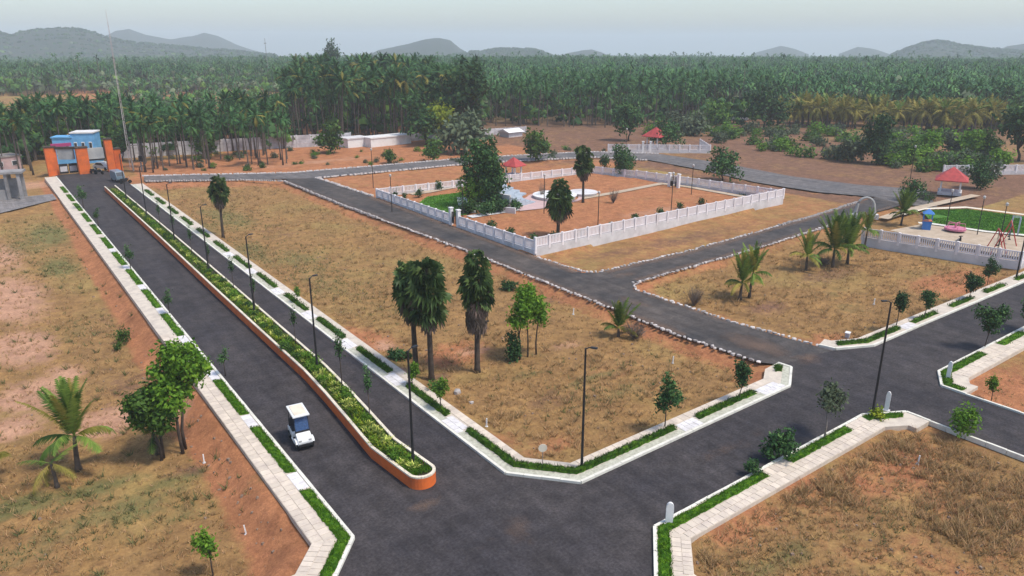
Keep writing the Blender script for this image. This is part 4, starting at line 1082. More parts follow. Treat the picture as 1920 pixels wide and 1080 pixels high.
# ------------------------------------------------------------------ white fences
def fence(label, p0, p1, plinth=(.5, .5), rise=1.05, bay=2.0, zb=(0, 0), cat='fence'):
    """masonry plinth, square posts, two rails, upright balusters"""
    p0, p1 = np.array(p0), np.array(p1); d = p1 - p0; Ln = float(np.linalg.norm(d)); d /= Ln; a = math.atan2(d[1], d[0])
    t = thing('white_fence', (p0[0], p0[1], 0), label, cat, a); n = max(2, int(round(Ln / bay)))
    g = G(); z = lambda s: (zb[0] + (zb[1] - zb[0]) * s, )[0]; pz = lambda s: plinth[0] + (plinth[1] - plinth[0]) * s
    v = []
    for s in (0, 1):
        for y, zz in ((-.12, z(s) - .6), (-.12, z(s) + pz(s)), (.12, z(s) + pz(s)), (.12, z(s) - .6)): v.append((Ln * s, y, zz))
    g.add(v, [(0, 4, 5, 1), (1, 5, 6, 2), (2, 6, 7, 3), (0, 1, 2, 3), (7, 6, 5, 4)]); g.build('plinth', 'plinth', t)
    gp = G()
    for i in range(n + 1):
        s = i / n; zb_ = z(s) + pz(s)
        link('fence_post', unit['fence'], t, (Ln * s, 0, zb_ + rise / 2 - .14), 0, (.24, .3, rise + .38))
        if i < n:
            s2 = (i + .5) / n; zz = z(s2) + pz(s2); w_ = Ln / n - .24; sl = math.atan2((z(1) + pz(1)) - (z(0) + pz(0)), Ln)
            for hh, th in ((rise - .08, .13), (.12, .10)):
                o = link('rail', unit['fence'], t, (Ln * s2, 0, zz + hh), 0, (w_, .1, th)); o.rotation_euler = (0, -sl, 0)
            for k in range(1, 9):
                sx = (i + k / 9) / n; gp.box((Ln * sx, 0, z(sx) + pz(sx) + rise * .5), (.135, .06, rise - .25))
    gp.build('baluster_row', 'fence', t, kind='stuff')
    return t
A_, B_, C_, D_, E_ = (48.75, 61.6), (49.5, 101), (90.1, 98), (92.6, 89.4), (95.8, 62.9)
gate0 = (49.05, 77.6)
fence('white balustrade fence of the round stage park along the inner road, corner to park gate', A_, gate0, (.5, .3), 1.12, 2.0)
fence('white balustrade fence of the round stage park along the inner road, beyond the park gate', (49.1, 79.4), B_, (.35, .25), 1.0, 2.0)
fence('white balustrade fence facing the coconut clump plot, on a tall pale plinth', A_, E_, (.82, .74), 1.14, 2.0)
fence('white balustrade fence closing the back of the stage park behind the trees', B_, C_, (.35, .35), .95, 2.2)
fence('short white balustrade fence at the far corner of the stage park', C_, D_, (.35, .35), .95, 2.0)
fence('white balustrade fence at the far right side of the stage park', D_, E_, (.45, .7), .95, 2.0)
fence('white fence of the playground with the blue slide, toward the coconut clump', (83.2, 43.6), (86.3, 28.2), (.5, .5), 1.1, 2.0)
fence('white fence of the playground along the cross road at the right edge', (86.3, 28.2), (140, 28.0), (.4, .4), 1.0, 2.2)
fence('distant white fence of the garden with the small red pavilion', (112.5, 117.3), (129, 103.4), (.35, .35), 1.1, 2.2)
fence('short side of the distant white garden fence, running back', (129, 103.4), (136, 112), (.35, .35), 1.0, 2.2)
fence('white fence at the right edge behind the playground pavilion', (140, 60.5), (160, 47), (.4, .4), 1.1, 2.2)
def post_pair(label, c, a, h, w_):
    t = thing('park_gate', (c[0], c[1], 0), label, 'gate', a)
    for s in (-1, 1):
        g = G().box((s * w_ / 2, 0, h / 2 - .15), (.42, .42, h + .3)).box((s * w_ / 2, 0, h + .06), (.54, .54, .12)); g.build('gate_pillar', 'white', t)
        g = G()
        for k in range(6): g.box((s * (w_ / 4) + (k - 2.5) * w_ / 14, 0, .95), (.045, .04, 1.5))
        for zz in (.25, 1.0, 1.68): g.box((s * w_ / 4, 0, zz), (w_ / 2 - .45, .05, .07))
        g.box((s * w_ / 4, .0, .6), (w_ / 2 - .5, .02, .8)); g.build('gate_leaf', 'black', t)
post_pair('dark gate between two white pillars in the stage park fence by the lawn', (49.07, 78.5), math.pi / 2, 2.1, 1.75)
post_pair('dark gate between white pillars in the far side fence of the stage park', (91.22, 79.74), 1.7, 2.2, 1.7)
post_pair('pale gate pillars in the distant white garden fence', (118.8, 112.1), -.7, 2.0, 1.6)

# ------------------------------------------------------------------ the park with the round stage
flat_poly('park_lawn', [(49.72, 90.35), (55.23, 96.13), (61.65, 96.06), (53.65, 82.38), (51.12, 82.65)], .16, 'lawn')
g = G(); rg = np.random.default_rng(3); lp = [(49.72, 90.35), (55.23, 96.13), (61.65, 96.06), (53.65, 82.38), (51.12, 82.65)]; la = np.array(lp)
X = rg.uniform(la[:, 0].min(), la[:, 0].max(), 6000); Y = rg.uniform(la[:, 1].min(), la[:, 1].max(), 6000); k_ = sd_poly(X, Y, lp) < -.2
blades(g, np.stack([X[k_], Y[k_], np.full(k_.sum(), .15)], 1), .16, .12, 2, .5, 3); tag(g.build('lawn_grass', 'lawn'), 'short green lawn grass inside the stage park', None, None, 'stuff')
def ribbon(name, pts, w_, z, m):
    Lx = Line(pts, 1); return flat_poly(name, Lx.poly(0, Lx.len, -w_ / 2, w_ / 2), z, m)
ribbon('park_path', [(54.32, 99.36), (57.14, 99.39), (64.17, 100.91)], 1.6, .19, 'sand')
ribbon('park_path', [(52.88, 80.96), (57.22, 80.97), (62.29, 81.05), (67.70, 78.81)], 1.5, .19, 'plinth')
ribbon('park_path', [(73.05, 81.45), (80.99, 81.74), (91.76, 82.87), (93.07, 78.36), (93.42, 67.37)], 1.3, .194, 'sand')
ribbon('park_path', [(59.51, 92.46), (54.01, 82.93)], 2.2, .2, 'plinth')
c = (64.05, 83.34); flat_poly('stage_floor', [(62.63, 84.39), (69.34, 88.25), (67.62, 83.52), (64.98, 79.05), (60.44, 79.84)], .20, 'pinkfloor')
# curved seating
cx, cy = (70.38, 84.41)
t = thing('seating_steps', (cx, cy, 0), 'pale blue curved amphitheatre steps beside the dark trees', 'steps')
for k in range(5):
    r0, r1 = 4.9 + k * 1.15, 6.05 + k * 1.15; g = G(); a0, a1 = R(112), R(196)
    ang = np.linspace(a0, a1, 13); pl = [(r0 * math.cos(q), r0 * math.sin(q)) for q in ang] + [(r1 * math.cos(q), r1 * math.sin(q)) for q in ang[::-1]]
    g.prism(pl, -.1, .35 + .33 * k); g.build('step', 'stageblue', t)
g = G(); ang = np.linspace(R(112), R(196), 13); g.prism([(10.65 * math.cos(q), 10.65 * math.sin(q)) for q in ang] + [(10.95 * math.cos(q), 10.95 * math.sin(q)) for q in ang[::-1]], -.1, 2.15); g.build('back_wall', 'plinth', t)
t = thing('round_stage', (cx, cy, 0), 'low white round stage in front of the pale blue steps', 'stage')
G().lathe((0, 0, 0), [(3.1, -.2), (3.1, .5), (3.3, .52), (3.3, .62), (.01, .64)], 40).build('stage_deck', 'white', t)
G().lathe((0, 0, 0), [(4.1, -.2), (4.1, .2), (3.52, .21)], 40).build('stage_step', 'pinkfloor', t)
t = thing('round_platform', (*(75.42, 83.75), 0), 'white curved platform right of the round stage with a grey shaded rim', 'stage')
G().lathe((0, 0, 0), [(2.1, -.2), (2.1, .45), (2.25, .47), (2.25, .56), (.01, .57)], 32).build('platform_deck', 'plinth', t)
t = thing('planter_wall', (*(57.50, 82.01), 0), 'low grey planter wall under the dark park trees', 'wall', R(-58)); G().box((0, 0, .4), (6.5, .35, .9)).build('wall_face', 'plinth', t)
hd = [(54.72, 83.23), (55.98, 81.47), (58.38, 81.36), (60.26, 81.68)]
for i, hp in enumerate(hd):
    plant('hedge_bush', bush(200 + i, 1.4, 1.6, 900, .17, 'leafd'), at(hp), 'dark clipped hedge bush under the park trees, %s from the lawn' % ORD[i], 'bush', 0, 1.15)
# dark slim trees of the clump
def tall_tree(seed, h, r_, n, size, leafm, z0=.18, bark='trunk', tr=.16):
    rg = np.random.default_rng(seed); lob = []
    for i in range(9):
        q = i / 8; zz = h * (z0 + (1 - z0) * q * .92); rr = r_ * (math.sin(math.pi * (.25 + .62 * q)) ** .8)
        lob.append(((rg.normal(0, .35) * rr, rg.normal(0, .35) * rr, zz), rr * rg.uniform(.65, .9), 1.1))
    return tree_meshes(seed, h, lob, n, size, ((0, 0),), tr, leafm, bark, droop=.9, flat=.3)
tt1 = tall_tree(210, 9.5, 2.2, 3000, .26, 'leafd'); tt2 = tall_tree(211, 8.2, 2.0, 2800, .26, 'leafd'); tt3 = tall_tree(212, 6.0, 2.4, 2600, .24, 'leafb', .25)
plant('park_tree', tt1, at((57.48, 85.49)), 'tallest dark tree of the clump beside the park lawn', 'tree', 0, 1.0)
plant('park_tree', tt2, at((58.47, 83.00)), 'dark rounded tree of the clump nearest the blue steps', 'tree', 1, .9)
plant('park_tree', tt2, at((61.04, 88.39)), 'dark tree in the middle of the park clump, behind the others', 'tree', 3, 1.05)
plant('park_tree', tt3, at((55.81, 85.41)), 'bright yellow green tree at the lawn side of the park clump', 'tree', 0, .72)
plant('park_tree', tall_tree(213, 5.0, 2.3, 1800, .26, 'leafd', .2), at((93.34, 93.35)), 'broad dark shrub like tree at the back of the stage park', 'tree')
plant('park_tree', tall_tree(214, 2.2, .9, 600, .2, 'leafd', .3), at((97.28, 102.31)), 'small dark tree behind the back fence near the broad shrub like tree', 'tree')
for i, (p, h) in enumerate((((53.17, 102.33), 1.9), ((51.51, 98.88), 1.4), ((51.96, 97.06), 1.3), ((54.07, 96.49), 2.0), ((59.74, 100.20), 2.2), ((63.67, 100.12), 2.6), ((51.23, 82.57), 1.5))):
    plant('park_shrub', bush(220 + i, .55, 1.6, 300, .15, 'leafd'), at(p), 'small dark shrub round the park lawn, %s from the park corner at the left' % ORD[i], 'shrub', 0, h / 1.6 * .8)
for i, p in enumerate(((49.95, 77.12), (52.00, 74.54), (51.67, 70.05), (52.27, 66.44), (58.24, 64.54), (63.57, 65.27), (69.13, 66.61), (75.00, 67.40), (79.38, 67.96), (84.32, 68.34), (95.15, 69.15), (54.82, 65.80))):
    plant('park_shrub', bush(240 + i % 4, .5, .9, 220, .14, 'leafd'), at(p), 'little dark shrub planted inside the white park fence, %s from the park gate' % ORD[i], 'shrub', i, 1.0)
plant('dry_tree', (twigs(54, 1.0, 2.4, 60).mesh('branches', 'twig'),), at((74.71, 76.38)), 'bare forked little tree right of the white stage', 'tree')
plant('dry_tree', (twigs(55, .8, 2.6, 40).mesh('branches', 'twig'),), at((68.85, 85.55)), 'bare brown little tree behind the round stage', 'tree')

# ------------------------------------------------------------------ pavilions
def pavilion(label, p, w_, h, rh, rz=0.0):
    t = thing('pavilion', (p[0], p[1], 0), label, 'pavilion', rz)
    g = G().box((0, 0, .15), (w_ * .9, w_ * .9, .5)); g.build('base', 'plinth', t)
    for sx in (-1, 1):
        for sy in (-1, 1): G().box((sx * w_ * .36, sy * w_ * .36, h / 2 + .2), (.22, .22, h - .3)).build('column', 'white', t)
    q = w_ * .62
    G().add([(-q, -q, h), (q, -q, h), (q, q, h), (-q, q, h), (0, 0, h + rh), (-q, -q, h - .12), (q, -q, h - .12), (q, q, h - .12), (-q, q, h - .12)], [(0, 1, 4), (1, 2, 4), (2, 3, 4), (3, 0, 4), (5, 6, 1, 0), (6, 7, 2, 1), (7, 8, 3, 2), (8, 5, 0, 3), (8, 7, 6, 5)]).build('roof', 'rooft', t)
    return t
pavilion('red pyramid roofed pavilion beside the playground lawn', (122.07, 51.35), 3.6, 2.2, 1.9, .4)
pavilion('small red roofed pavilion behind the dark tree clump of the stage park', (77.22, 103.89), 2.6, 1.9, 1.4, .3)
pavilion('small red roofed pavilion in the distant fenced garden', (124.44, 114.94), 3.6, 2.6, 1.9, .2)

# ------------------------------------------------------------------ playground
flat_poly('playground_lawn', [(105.36, 47.45), (111.67, 44.50), (112.91, 37.33), (102.13, 33.36), (100.58, 37.20), (99.30, 43.16)], .03, 'lawn')
g = G(); rg = np.random.default_rng(8); lp = [(105.36, 47.45), (111.67, 44.50), (112.91, 37.33), (102.13, 33.36), (100.58, 37.20), (99.30, 43.16)]; la = np.array(lp)
X = rg.uniform(la[:, 0].min(), la[:, 0].max(), 16000); Y = rg.uniform(la[:, 1].min(), la[:, 1].max(), 16000); k_ = (sd_poly(X, Y, lp) < -.2) & (vnoise(X, Y, 4, 3) > -.35)
blades(g, np.stack([X[k_], Y[k_], np.full(k_.sum(), .03)], 1), .14, .14, 2, .6, 4); tag(g.build('lawn_grass', 'lawn'), 'short green lawn grass of the playground', None, None, 'stuff')
flat_poly('playground_sand', [(90.93, 44.34), (97.70, 43.60), (99.11, 36.59), (100.64, 32.53), (90.51, 28.83), (89.83, 31.17), (89.65, 37.87)], .02, 'sand')
ribbon('playground_path', [(97.86, 44.22), (98.69, 42.87), (99.84, 36.89), (101.80, 32.95)], .9, .045, 'kerb')
ribbon('playground_path', [(101.10, 48.09), (106.77, 48.14), (112.93, 44.90), (114.28, 37.52)], .9, .05, 'cream')
ribbon('playground_path', [(96.56, 48.24), (104.04, 48.85), (114.95, 48.50), (123.56, 48.13)], 1.4, .055, 'sand')
def xyz(p, z=0.0): return (p[0], p[1], z)
t = thing('slide', xyz((95.10, 41.95), .02), 'blue playground slide with orange base near the white fence', 'slide', .5); t.scale = (.72, .72, .72)
G().box((0, 0, .75), (1.3, 1.3, 1.5)).build('tower', 'blueplastic', t)
G().box((0, 0, 1.56), (1.5, 1.5, .1)).build('deck', 'orangeplastic', t)
for sx in (-1, 1):
    for sy in (-1, 1): G().box((sx * .65, sy * .65, 2.0), (.1, .1, 1.9)).build('post', 'blueplastic', t)
G().add([(-.9, -.9, 2.8), (.9, -.9, 2.8), (.9, .9, 2.8), (-.9, .9, 2.8), (0, 0, 3.6)], [(0, 1, 4), (1, 2, 4), (2, 3, 4), (3, 0, 4), (3, 2, 1, 0)]).build('canopy', 'blueplastic', t)
g = G(); g.add([(.65, -.4, 1.5), (.65, .4, 1.5), (3.0, .4, .25), (3.0, -.4, .25), (3.7, .4, .2), (3.7, -.4, .2), (.65, -.4, 1.4), (.65, .4, 1.4), (3.0, .4, .15), (3.0, -.4, .15), (3.7, .4, .1), (3.7, -.4, .1)], [(0, 3, 2, 1), (3, 5, 4, 2), (6, 7, 8, 9), (9, 8, 10, 11), (5, 11, 10, 4)])
for s in (-.42, .42): g.tube([(.65, s, 1.7), (3.0, s, .45), (3.7, s, .4)], .07, 6)
g.build('chute', 'blueplastic', t)
def swing(label, p, rz, m):
    t = thing('swing_frame', xyz(p, .02), label, 'swing', rz)
    for s in (-1, 1):
        for q in (-1, 1): G().tube([(s * 1.5, q * .8, -.1), (s * 1.5, 0, 2.3)], .055, 6).build('leg', m, t)
    G().tube([(-1.6, 0, 2.3), (1.6, 0, 2.3)], .06, 6).build('top_bar', m, t)
    for s in (-.7, .7):
        g = G().box((s, 0, .55), (.5, .25, .05))
        for q in (-.22, .22): g.tube([(s + q, 0, .56), (s + q, 0, 2.28)], .018, 4)
        g.build('swing_seat', 'tyre', t)
swing('red framed swing at the right of the playground, near the fence', (90.71, 32.16), .5, 'redplastic')
swing('red framed swing at the right edge of the playground', (96.12, 33.08), .4, 'redplastic')
t = thing('seesaw', xyz((92.42, 36.74), .02), 'low brown seesaw on the playground sand', 'seesaw', .3)
G().box((0, 0, .25), (.3, .3, .6), taper=.4).build('pivot', 'black', t); o = G().box((0, 0, .55), (2.6, .22, .08)).build('beam', 'trunk', t); o.rotation_euler = (0, .18, 0)
t = thing('merry_go_round', xyz((96.82, 39.30), .06), 'pink playground roundabout at the edge of the lawn', 'roundabout')
G().lathe((0, 0, 0), [(1.2, .2), (1.2, .42), (.01, .44)], 18).build('platform', 'pinkplastic', t)
G().lathe((0, 0, 0), [(.12, 0), (.12, 1.0), (.01, 1.0)], 8).build('hub', 'pinkplastic', t)
for k in range(5):
    a = k * 1.2566; G().tube([(1.0 * math.cos(a), 1.0 * math.sin(a), .42), (1.0 * math.cos(a), 1.0 * math.sin(a), 1.0), (.1 * math.cos(a), .1 * math.sin(a), 1.0)], .04, 5).build('rail', 'pinkplastic', t)
t = thing('climbing_frame', xyz((100.94, 34.24), .04), 'tall pale green climbing frame on the playground lawn at the right edge', 'climbing frame', .4)
for k in range(4): G().tube([(k * .5 - .75, -.3, 0), (k * .5 - .75, -.3, 2.2), (k * .5 - .75, .5, 2.2), (k * .5 - .75, .5, 0)], .035, 5).build('hoop', 'stageblue', t)
for k in range(4): G().tube([(-.75, -.3, .5 + k * .5), (.75, -.3, .5 + k * .5)], .03, 5).build('rung', 'stageblue', t)
t = thing('entrance_arch', xyz((95.18, 50.05)), 'pale tapered arch at the playground entrance behind the coconut clump', 'arch', R(-50))
a = np.linspace(0, math.pi, 11); g = G()
g.tube([(-1.3, 0, -.1)] + [(-1.3 * math.cos(q) * .8, 0, 1.4 + 1.3 * math.sin(q)) for q in a] + [(1.3, 0, -.1)], [.24] + list(np.linspace(.22, .15, 6)) + list(np.linspace(.15, .22, 5)) + [.24], 8); g.build('arch_ring', 'panel', t)
for s in (-1, 1): G().box((s * 1.3, 0, .2), (.8, .8, .6)).build('footing', 'plinth', t)
plant('coconut_palm', k7, at((96.10, 45.53)), 'dark palm right of the playground entrance arch', 'palm tree', .6, .8)
plant('park_tree', tall_tree(215, 5.2, 1.9, 1500, .24, 'leafd', .2), at((131.31, 51.23)), 'round dark green tree right of the playground pavilion', 'tree')
plant('park_tree', tall_tree(216, 3.2, 1.5, 900, .22, 'leafd', .2), at((111.00, 51.42)), 'low dark green tree left of the playground pavilion', 'tree')
plant('park_shrub', bush(260, 1.2, 1.3, 500, .18, 'leafg'), at((114.22, 50.98)), 'greyish shrub left of the playground pavilion', 'shrub')

# ------------------------------------------------------------------ lamp posts
def lamp(label, x_, y_, z_, h, rz, group, arm=.3):
    t = thing('lamp_post', (x_, y_, z_), label, 'lamp post', rz, group)
    G().lathe((0, 0, 0), [(.16, -.1), (.16, .04), (.09, .06), (.085, .55), (.07, .6)], 10).build('base_plate', 'black', t)
    G().tube([(0, 0, .3), (0, 0, h * .5), (0, 0, h)], [.078, .066, .052], 8).build('pole', 'black', t)
    G().tube([(0, 0, h - .05), (arm * .5, 0, h + .06), (arm, 0, h + .1)], [.035, .03, .028], 6).build('arm', 'black', t)
    hd = G().box((arm + .15, 0, h + .1), (.36, .18, .07)).build('lamp_head', 'black', t, bevel=.02)
    G().box((arm + .16, 0, h + .058), (.26, .12, .02)).build('lens', 'lampglass', hd)
    return t
for i, yy in enumerate((31.3, 46.1, 60.0, 74.3, 88.8, 104, 118)):
    lamp('black lamp post in the orange median planter, %s from its rounded nose' % ORD[i], med_left(yy) + med_w(yy) * .62, yy, MH - .17, 6.55, 0.2, 'lamp posts along the median')
lamp('black lamp post in the bent grass bed below the big dry plot', 24.1, 26.2, .1, 7.0, R(-60), 'lamp posts on the footpaths')
lamp('black lamp post at the flowery corner bed of the orange dry plot', 42.6, 20.0, .1, 7.4, R(150), 'lamp posts on the footpaths')
lamp('black lamp post at the playground corner near the right edge', 81.2, 26.6, .1, 7.1, R(-30), 'lamp posts on the footpaths')
for i, (p, h, lab) in enumerate((((46.51, 90.57), 5.0, 'thin dark lamp post standing on the park lawn'), ((51.68, 80.67), 4.2, 'thin dark lamp post at the lawn edge by the dark tree clump'), ((62.24, 76.84), 5.0, 'thin dark lamp post in front of the round stage'),
        ((63.06, 67.06), 4.1, 'thin pale topped lamp post on the orange soil right of the round stage'), ((77.06, 67.54), 5.0, 'thin brown lamp post below the far gate of the stage park'), ((88.68, 73.94), 4.2, 'thin lamp post near the far right fence of the stage park'),
        ((98.90, 41.25), 4.6, 'thin lamp post on the playground lawn below the pavilion'), ((97.31, 36.93), 4.6, 'thin lamp post on the playground lawn, middle of three'), ((93.39, 33.02), 5.0, 'thin lamp post on the playground, right of the pink roundabout'),
        ((52.96, 109.21), 6.0, 'distant lamp post beside the far road at the park corner'), ((124.92, 58.94), 6.2, 'distant lamp post where the far road passes the playground'), ((109.90, 109.40), 5.5, 'distant lamp post at the white garden fence'))):
    t = thing('garden_lamp', at(p), lab, 'lamp post', 0, 'garden lamps of the parks')
    G().tube([(0, 0, -.2), (0, 0, h)], [.06, .045], 6).build('pole', 'black', t)
    G().lathe((0, 0, h), [(.03, 0), (.14, .08), (.17, .3), (.05, .42), (.01, .44)], 8).build('lamp_head', 'lampglass', t)

# ------------------------------------------------------------------ small signs and markers
def marker(label, p, rz, h=1.15, w_=.36):
    t = thing('marker_slab', (p[0], p[1], .1), label, 'marker', rz)
    pts = [(-w_ / 2, -.1), (w_ / 2 * .9, -.1)] + [(w_ / 2 * math.cos(q), h - .25 + .28 * math.sin(q)) for q in np.linspace(0, math.pi, 9)]
    n = len(pts); v = [(x_, -.06, z_) for x_, z_ in pts] + [(x_, .06, z_) for x_, z_ in pts]
    g = G(); g.add(v, [tuple(range(n)), tuple(range(2 * n - 1, n - 1, -1))] + [(i, n + i, n + (i + 1) % n, (i + 1) % n) for i in range(n)]); g.build('slab', 'white', t)
    G().box((0, 0, .02), (w_ + .14, .3, .12)).build('footing', 'plinth', t)
marker('white round topped marker slab in the long green bed at the bottom', (24.15, 19.97), R(-42))
marker('white round topped marker slab beside the tall black lamp post', (43.81, 19.76), R(-70), 1.3, .26)
marker('white round topped marker slab at the far right corner bed', (51.88, 19.71), R(-75), 1.25, .26)
t = thing('round_sign', xyz((22.36, 27.44), .1), 'round pale yellow sign on a thin stake in the bent grass bed', 'sign', R(-30))
G().tube([(0, 0, 0), (0, 0, 1.05)], .022, 6).build('stake', 'palebark', t)
g = G(); ang = np.linspace(0, 2 * math.pi, 17)[:-1]; v = [(.24 * math.cos(q), -.03, 1.22 + .24 * math.sin(q)) for q in ang] + [(.24 * math.cos(q), .0, 1.22 + .24 * math.sin(q)) for q in ang]
g.add(v, [tuple(range(16)), tuple(range(31, 15, -1))] + [(i, 16 + i, 16 + (i + 1) % 16, (i + 1) % 16) for i in range(16)]); g.build('sign_disc', 'cream', t)
for p, lab in (((7.99, 32.91), 'thin white plot stake in the dry grass near the bottom left footpath corner'), ((8.16, 41.00), 'leaning white plot stake beside the leafy trees of the left plot'), ((22.91, 33.59), 'white plot stake near the bent grass bed of the big dry plot'),
               ((39.76, 33.70), 'white plot stake on the upper part of the big dry plot'), ((39.78, 15.77), 'white plot stake on the orange dry plot at the bottom right'), ((64.39, 31.74), 'white plot stake among the dry grass of the coconut plot'), ((40.74, 46.04), 'white plot stake near the stone edging above the three stemmed tree')):
    q = at(p); t = thing('plot_stake', q, lab, 'stake', random.uniform(0, 3), 'plot stakes')
    o = G().box((0, 0, .28), (.07, .07, .6), taper=.85).build('stake_post', 'white', t); o.rotation_euler = (random.uniform(-.06, .06), random.uniform(-.1, .1), 0)
    G().box((0, 0, .02), (.16, .16, .08)).build('footing', 'plinth', t)
t = thing('utility_box', at((54.80, 28.71)), 'small pale green utility box on the coconut plot', 'box', .3)
G().box((0, 0, .2), (.42, .3, .46)).build('cabinet', 'stageblue', t, bevel=.02); G().box((0, 0, .46), (.5, .38, .06)).build('lid', 'white', t); G().box((0, -.16, .22), (.3, .02, .3)).build('door', 'panel', t)
o = link('pale_rock', stone_me[2], None, at((24.02, 38.66), .1), .4, (.6, .45, .5)); tag(o, 'pale rock lying in the grass near the palmyra pair', 'rock')
for i, (p, s) in enumerate((((24.05, 36.96), .35), ((31.69, 22.04), .3))):
    o = link('dark_rock', stone_me[i], None, at(p, .05), i, (s, s * .8, s * .7)); tag(o, ('dark stone in the dry grass below the pale rock', 'brown stone on the bank of the cross road')[i], 'rock'); 

# ------------------------------------------------------------------ golf cart
cx, cy = 12.95, 38.1
t = thing('golf_cart', (cx, cy, 0), 'white golf cart with a flat roof driving down the near lane', 'golf cart', R(-7)); t.scale = (.82, .95, 1.06)
def ext(g, prof, x0, x1, m=0):
    n = len(prof); v = [(x0, y_, z_) for y_, z_ in prof] + [(x1, y_, z_) for y_, z_ in prof]
    return g.add(v, [tuple(range(n)), tuple(range(2 * n - 1, n - 1, -1))] + [(i, n + i, n + (i + 1) % n, (i + 1) % n) for i in range(n)], m)
# side outline, forward is -Y
ext(G(), [(-1.18, .34), (-1.20, .52), (-1.08, .72), (-.78, .84), (-.60, .88), (-.56, .42), (-.50, .30), (-1.0, .30)], -.50, .50).build('front_cowl', 'carpaint', t, bevel=.05, smooth=False)
ext(G(), [(-.58, .24), (.95, .24), (.95, .32), (-.58, .32)], -.55, .55).build('floor_pan', 'dark', t)
ext(G(), [(.12, .30), (.10, .56), (.20, .62), (1.12, .66), (1.22, .56), (1.20, .36), (1.05, .30)], -.56, .56).build('rear_body', 'carpaint', t, bevel=.05)
for s in (-1, 1): ext(G(), [(-.62, .22), (.2, .22), (.2, .34), (-.62, .34)], s * .57 - .04, s * .57 + .04).build('side_sill', 'carpaint', t, bevel=.02)
for s in (-1, 1): ext(G(), [(-1.16, .44), (-1.02, .62), (-.70, .62), (-.56, .44), (-.62, .46), (-.74, .54), (-.98, .54), (-1.08, .44)], s * .56 - .09, s * .56 + .09).build('front_fender', 'carpaint', t, bevel=.015)
G().box((0, -1.2, .34), (.95, .12, .16)).build('bumper', 'dark', t, bevel=.03)
for s in (-1, 1): G().box((s * .34, -1.165, .60), (.2, .07, .09)).build('headlight', 'lampglass', t, bevel=.02)
G().box((0, .42, .72), (1.04, .52, .14)).build('seat', 'seat', t, bevel=.04)
o = G().box((0, .72, 1.0), (1.04, .12, .48)).build('seat_back', 'seat', t, bevel=.04); o.rotation_euler = (-.12, 0, 0); o.location = (0, .12, 0)
G().box((0, -.58, .90), (.98, .16, .16)).build('dashboard', 'dark', t, bevel=.03)
st = G(); st.tube([(.26, -.52, .9), (.26, -.30, 1.08)], .02, 6)
rgp = [(.26 + .17 * math.cos(q), -.28 + .17 * math.sin(q) * .5, 1.09 + .17 * math.sin(q) * .8) for q in np.linspace(0, 2 * math.pi, 15)]; st.tube(rgp, .018, 5); st.build('steering_wheel', 'dark', t)
wf = G().add([(-.47, -.66, .92), (.47, -.66, .92), (.45, -.46, 1.74), (-.45, -.46, 1.74), (-.47, -.645, .92), (.47, -.645, .92), (.45, -.445, 1.74), (-.45, -.445, 1.74)], [(0, 1, 2, 3), (7, 6, 5, 4), (0, 4, 5, 1), (3, 2, 6, 7), (0, 3, 7, 4), (1, 5, 6, 2)]).build('windshield', 'glass', t)
for s in (-1, 1):
    G().tube([(s * .49, -.66, .84), (s * .47, -.44, 1.78)], .026, 6).build('roof_pillar', 'dark', t)
    G().tube([(s * .50, .98, .6), (s * .47, .84, 1.78)], .026, 6).build('roof_pillar', 'dark', t)
g = G(); g.box((0, .16, 1.83), (1.16, 1.72, .09)); g.build('roof', 'carpaint', t, bevel=.035)
G().box((0, .16, 1.885), (.86, 1.36, .03)).build('roof_panel', 'cream', t, bevel=.01)
for s in (-1, 1):
    for yy in (-.86, .82):
        wg = G(); pr = [(.11, -.10), (.21, -.11), (.235, -.07), (.235, .07), (.21, .11), (.11, .10)]
        v = [(z_, r_ * math.cos(q), r_ * math.sin(q)) for r_, z_ in pr for q in np.linspace(0, 2 * math.pi, 19)[:-1]]
        wg.add(v, [(i * 18 + k, i * 18 + (k + 1) % 18, (i + 1) * 18 + (k + 1) % 18, (i + 1) * 18 + k) for i in range(5) for k in range(18)])
        wh = wg.build('wheel', 'tyre', t, (s * .50, yy, .235), smooth=True)
        hb = G(); v = [(s * .085, .115 * math.cos(q), .115 * math.sin(q)) for q in np.linspace(0, 2 * math.pi, 19)[:-1]] + [(s * .10, 0, 0)]; hb.add(v, [(k, (k + 1) % 18, 18) for k in range(18)]); hb.build('hub', 'rim', wh)

# ------------------------------------------------------------------ entrance gate, vehicles and buildings by it
t = thing('entrance_gate', (17, 151.5, 0), 'orange pillared entrance gate with grey panels at the far end of the dual road', 'gate')
for (x_, y_, w_, h, d_) in ((-3.9, 3.0, 1.7, 4.6, 1.5), (.6, 0, 1.8, 4.5, 1.5), (4.9, -.3, 1.2, 5.7, 1.3), (6.2, .4, 1.1, 3.8, 1.3)):
    pl = G().box((x_, y_, h / 2 - .2), (w_, d_, h + .4)).build('pillar', 'orange', t); G().box((x_, y_, h + .1), (w_ + .2, d_ + .2, .2)).build('pillar_cap', 'trunk', pl)
G().box((-1.65, 1.5, 3.4), (2.6, .5, 1.8), rz=-.55).build('panel', 'panel', t)
G().box((2.75, -.2, 3.4), (2.6, .5, 1.9)).build('panel', 'panel', t)
G().box((-1.65, 1.5, 4.5), (3.4, .7, .4), rz=-.55).build('lintel', 'trunk', t)
G().box((2.75, -.2, 2.35), (2.6, .4, .4)).build('lintel', 'dark', t)
G().box((-2.0, 3.4, 4.85), (3.2, .4, .55)).build('magenta_signboard', 'magenta', t)
for x_ in (-2.4, -.9):
    gl = G().box((x_, 1.6, .9), (1.35, .08, 1.7)).build('gate_leaf', 'dark', t); G().box((x_, 1.55, .85), (1.1, .06, .9)).build('gate_infill', 'wallgrey', gl)
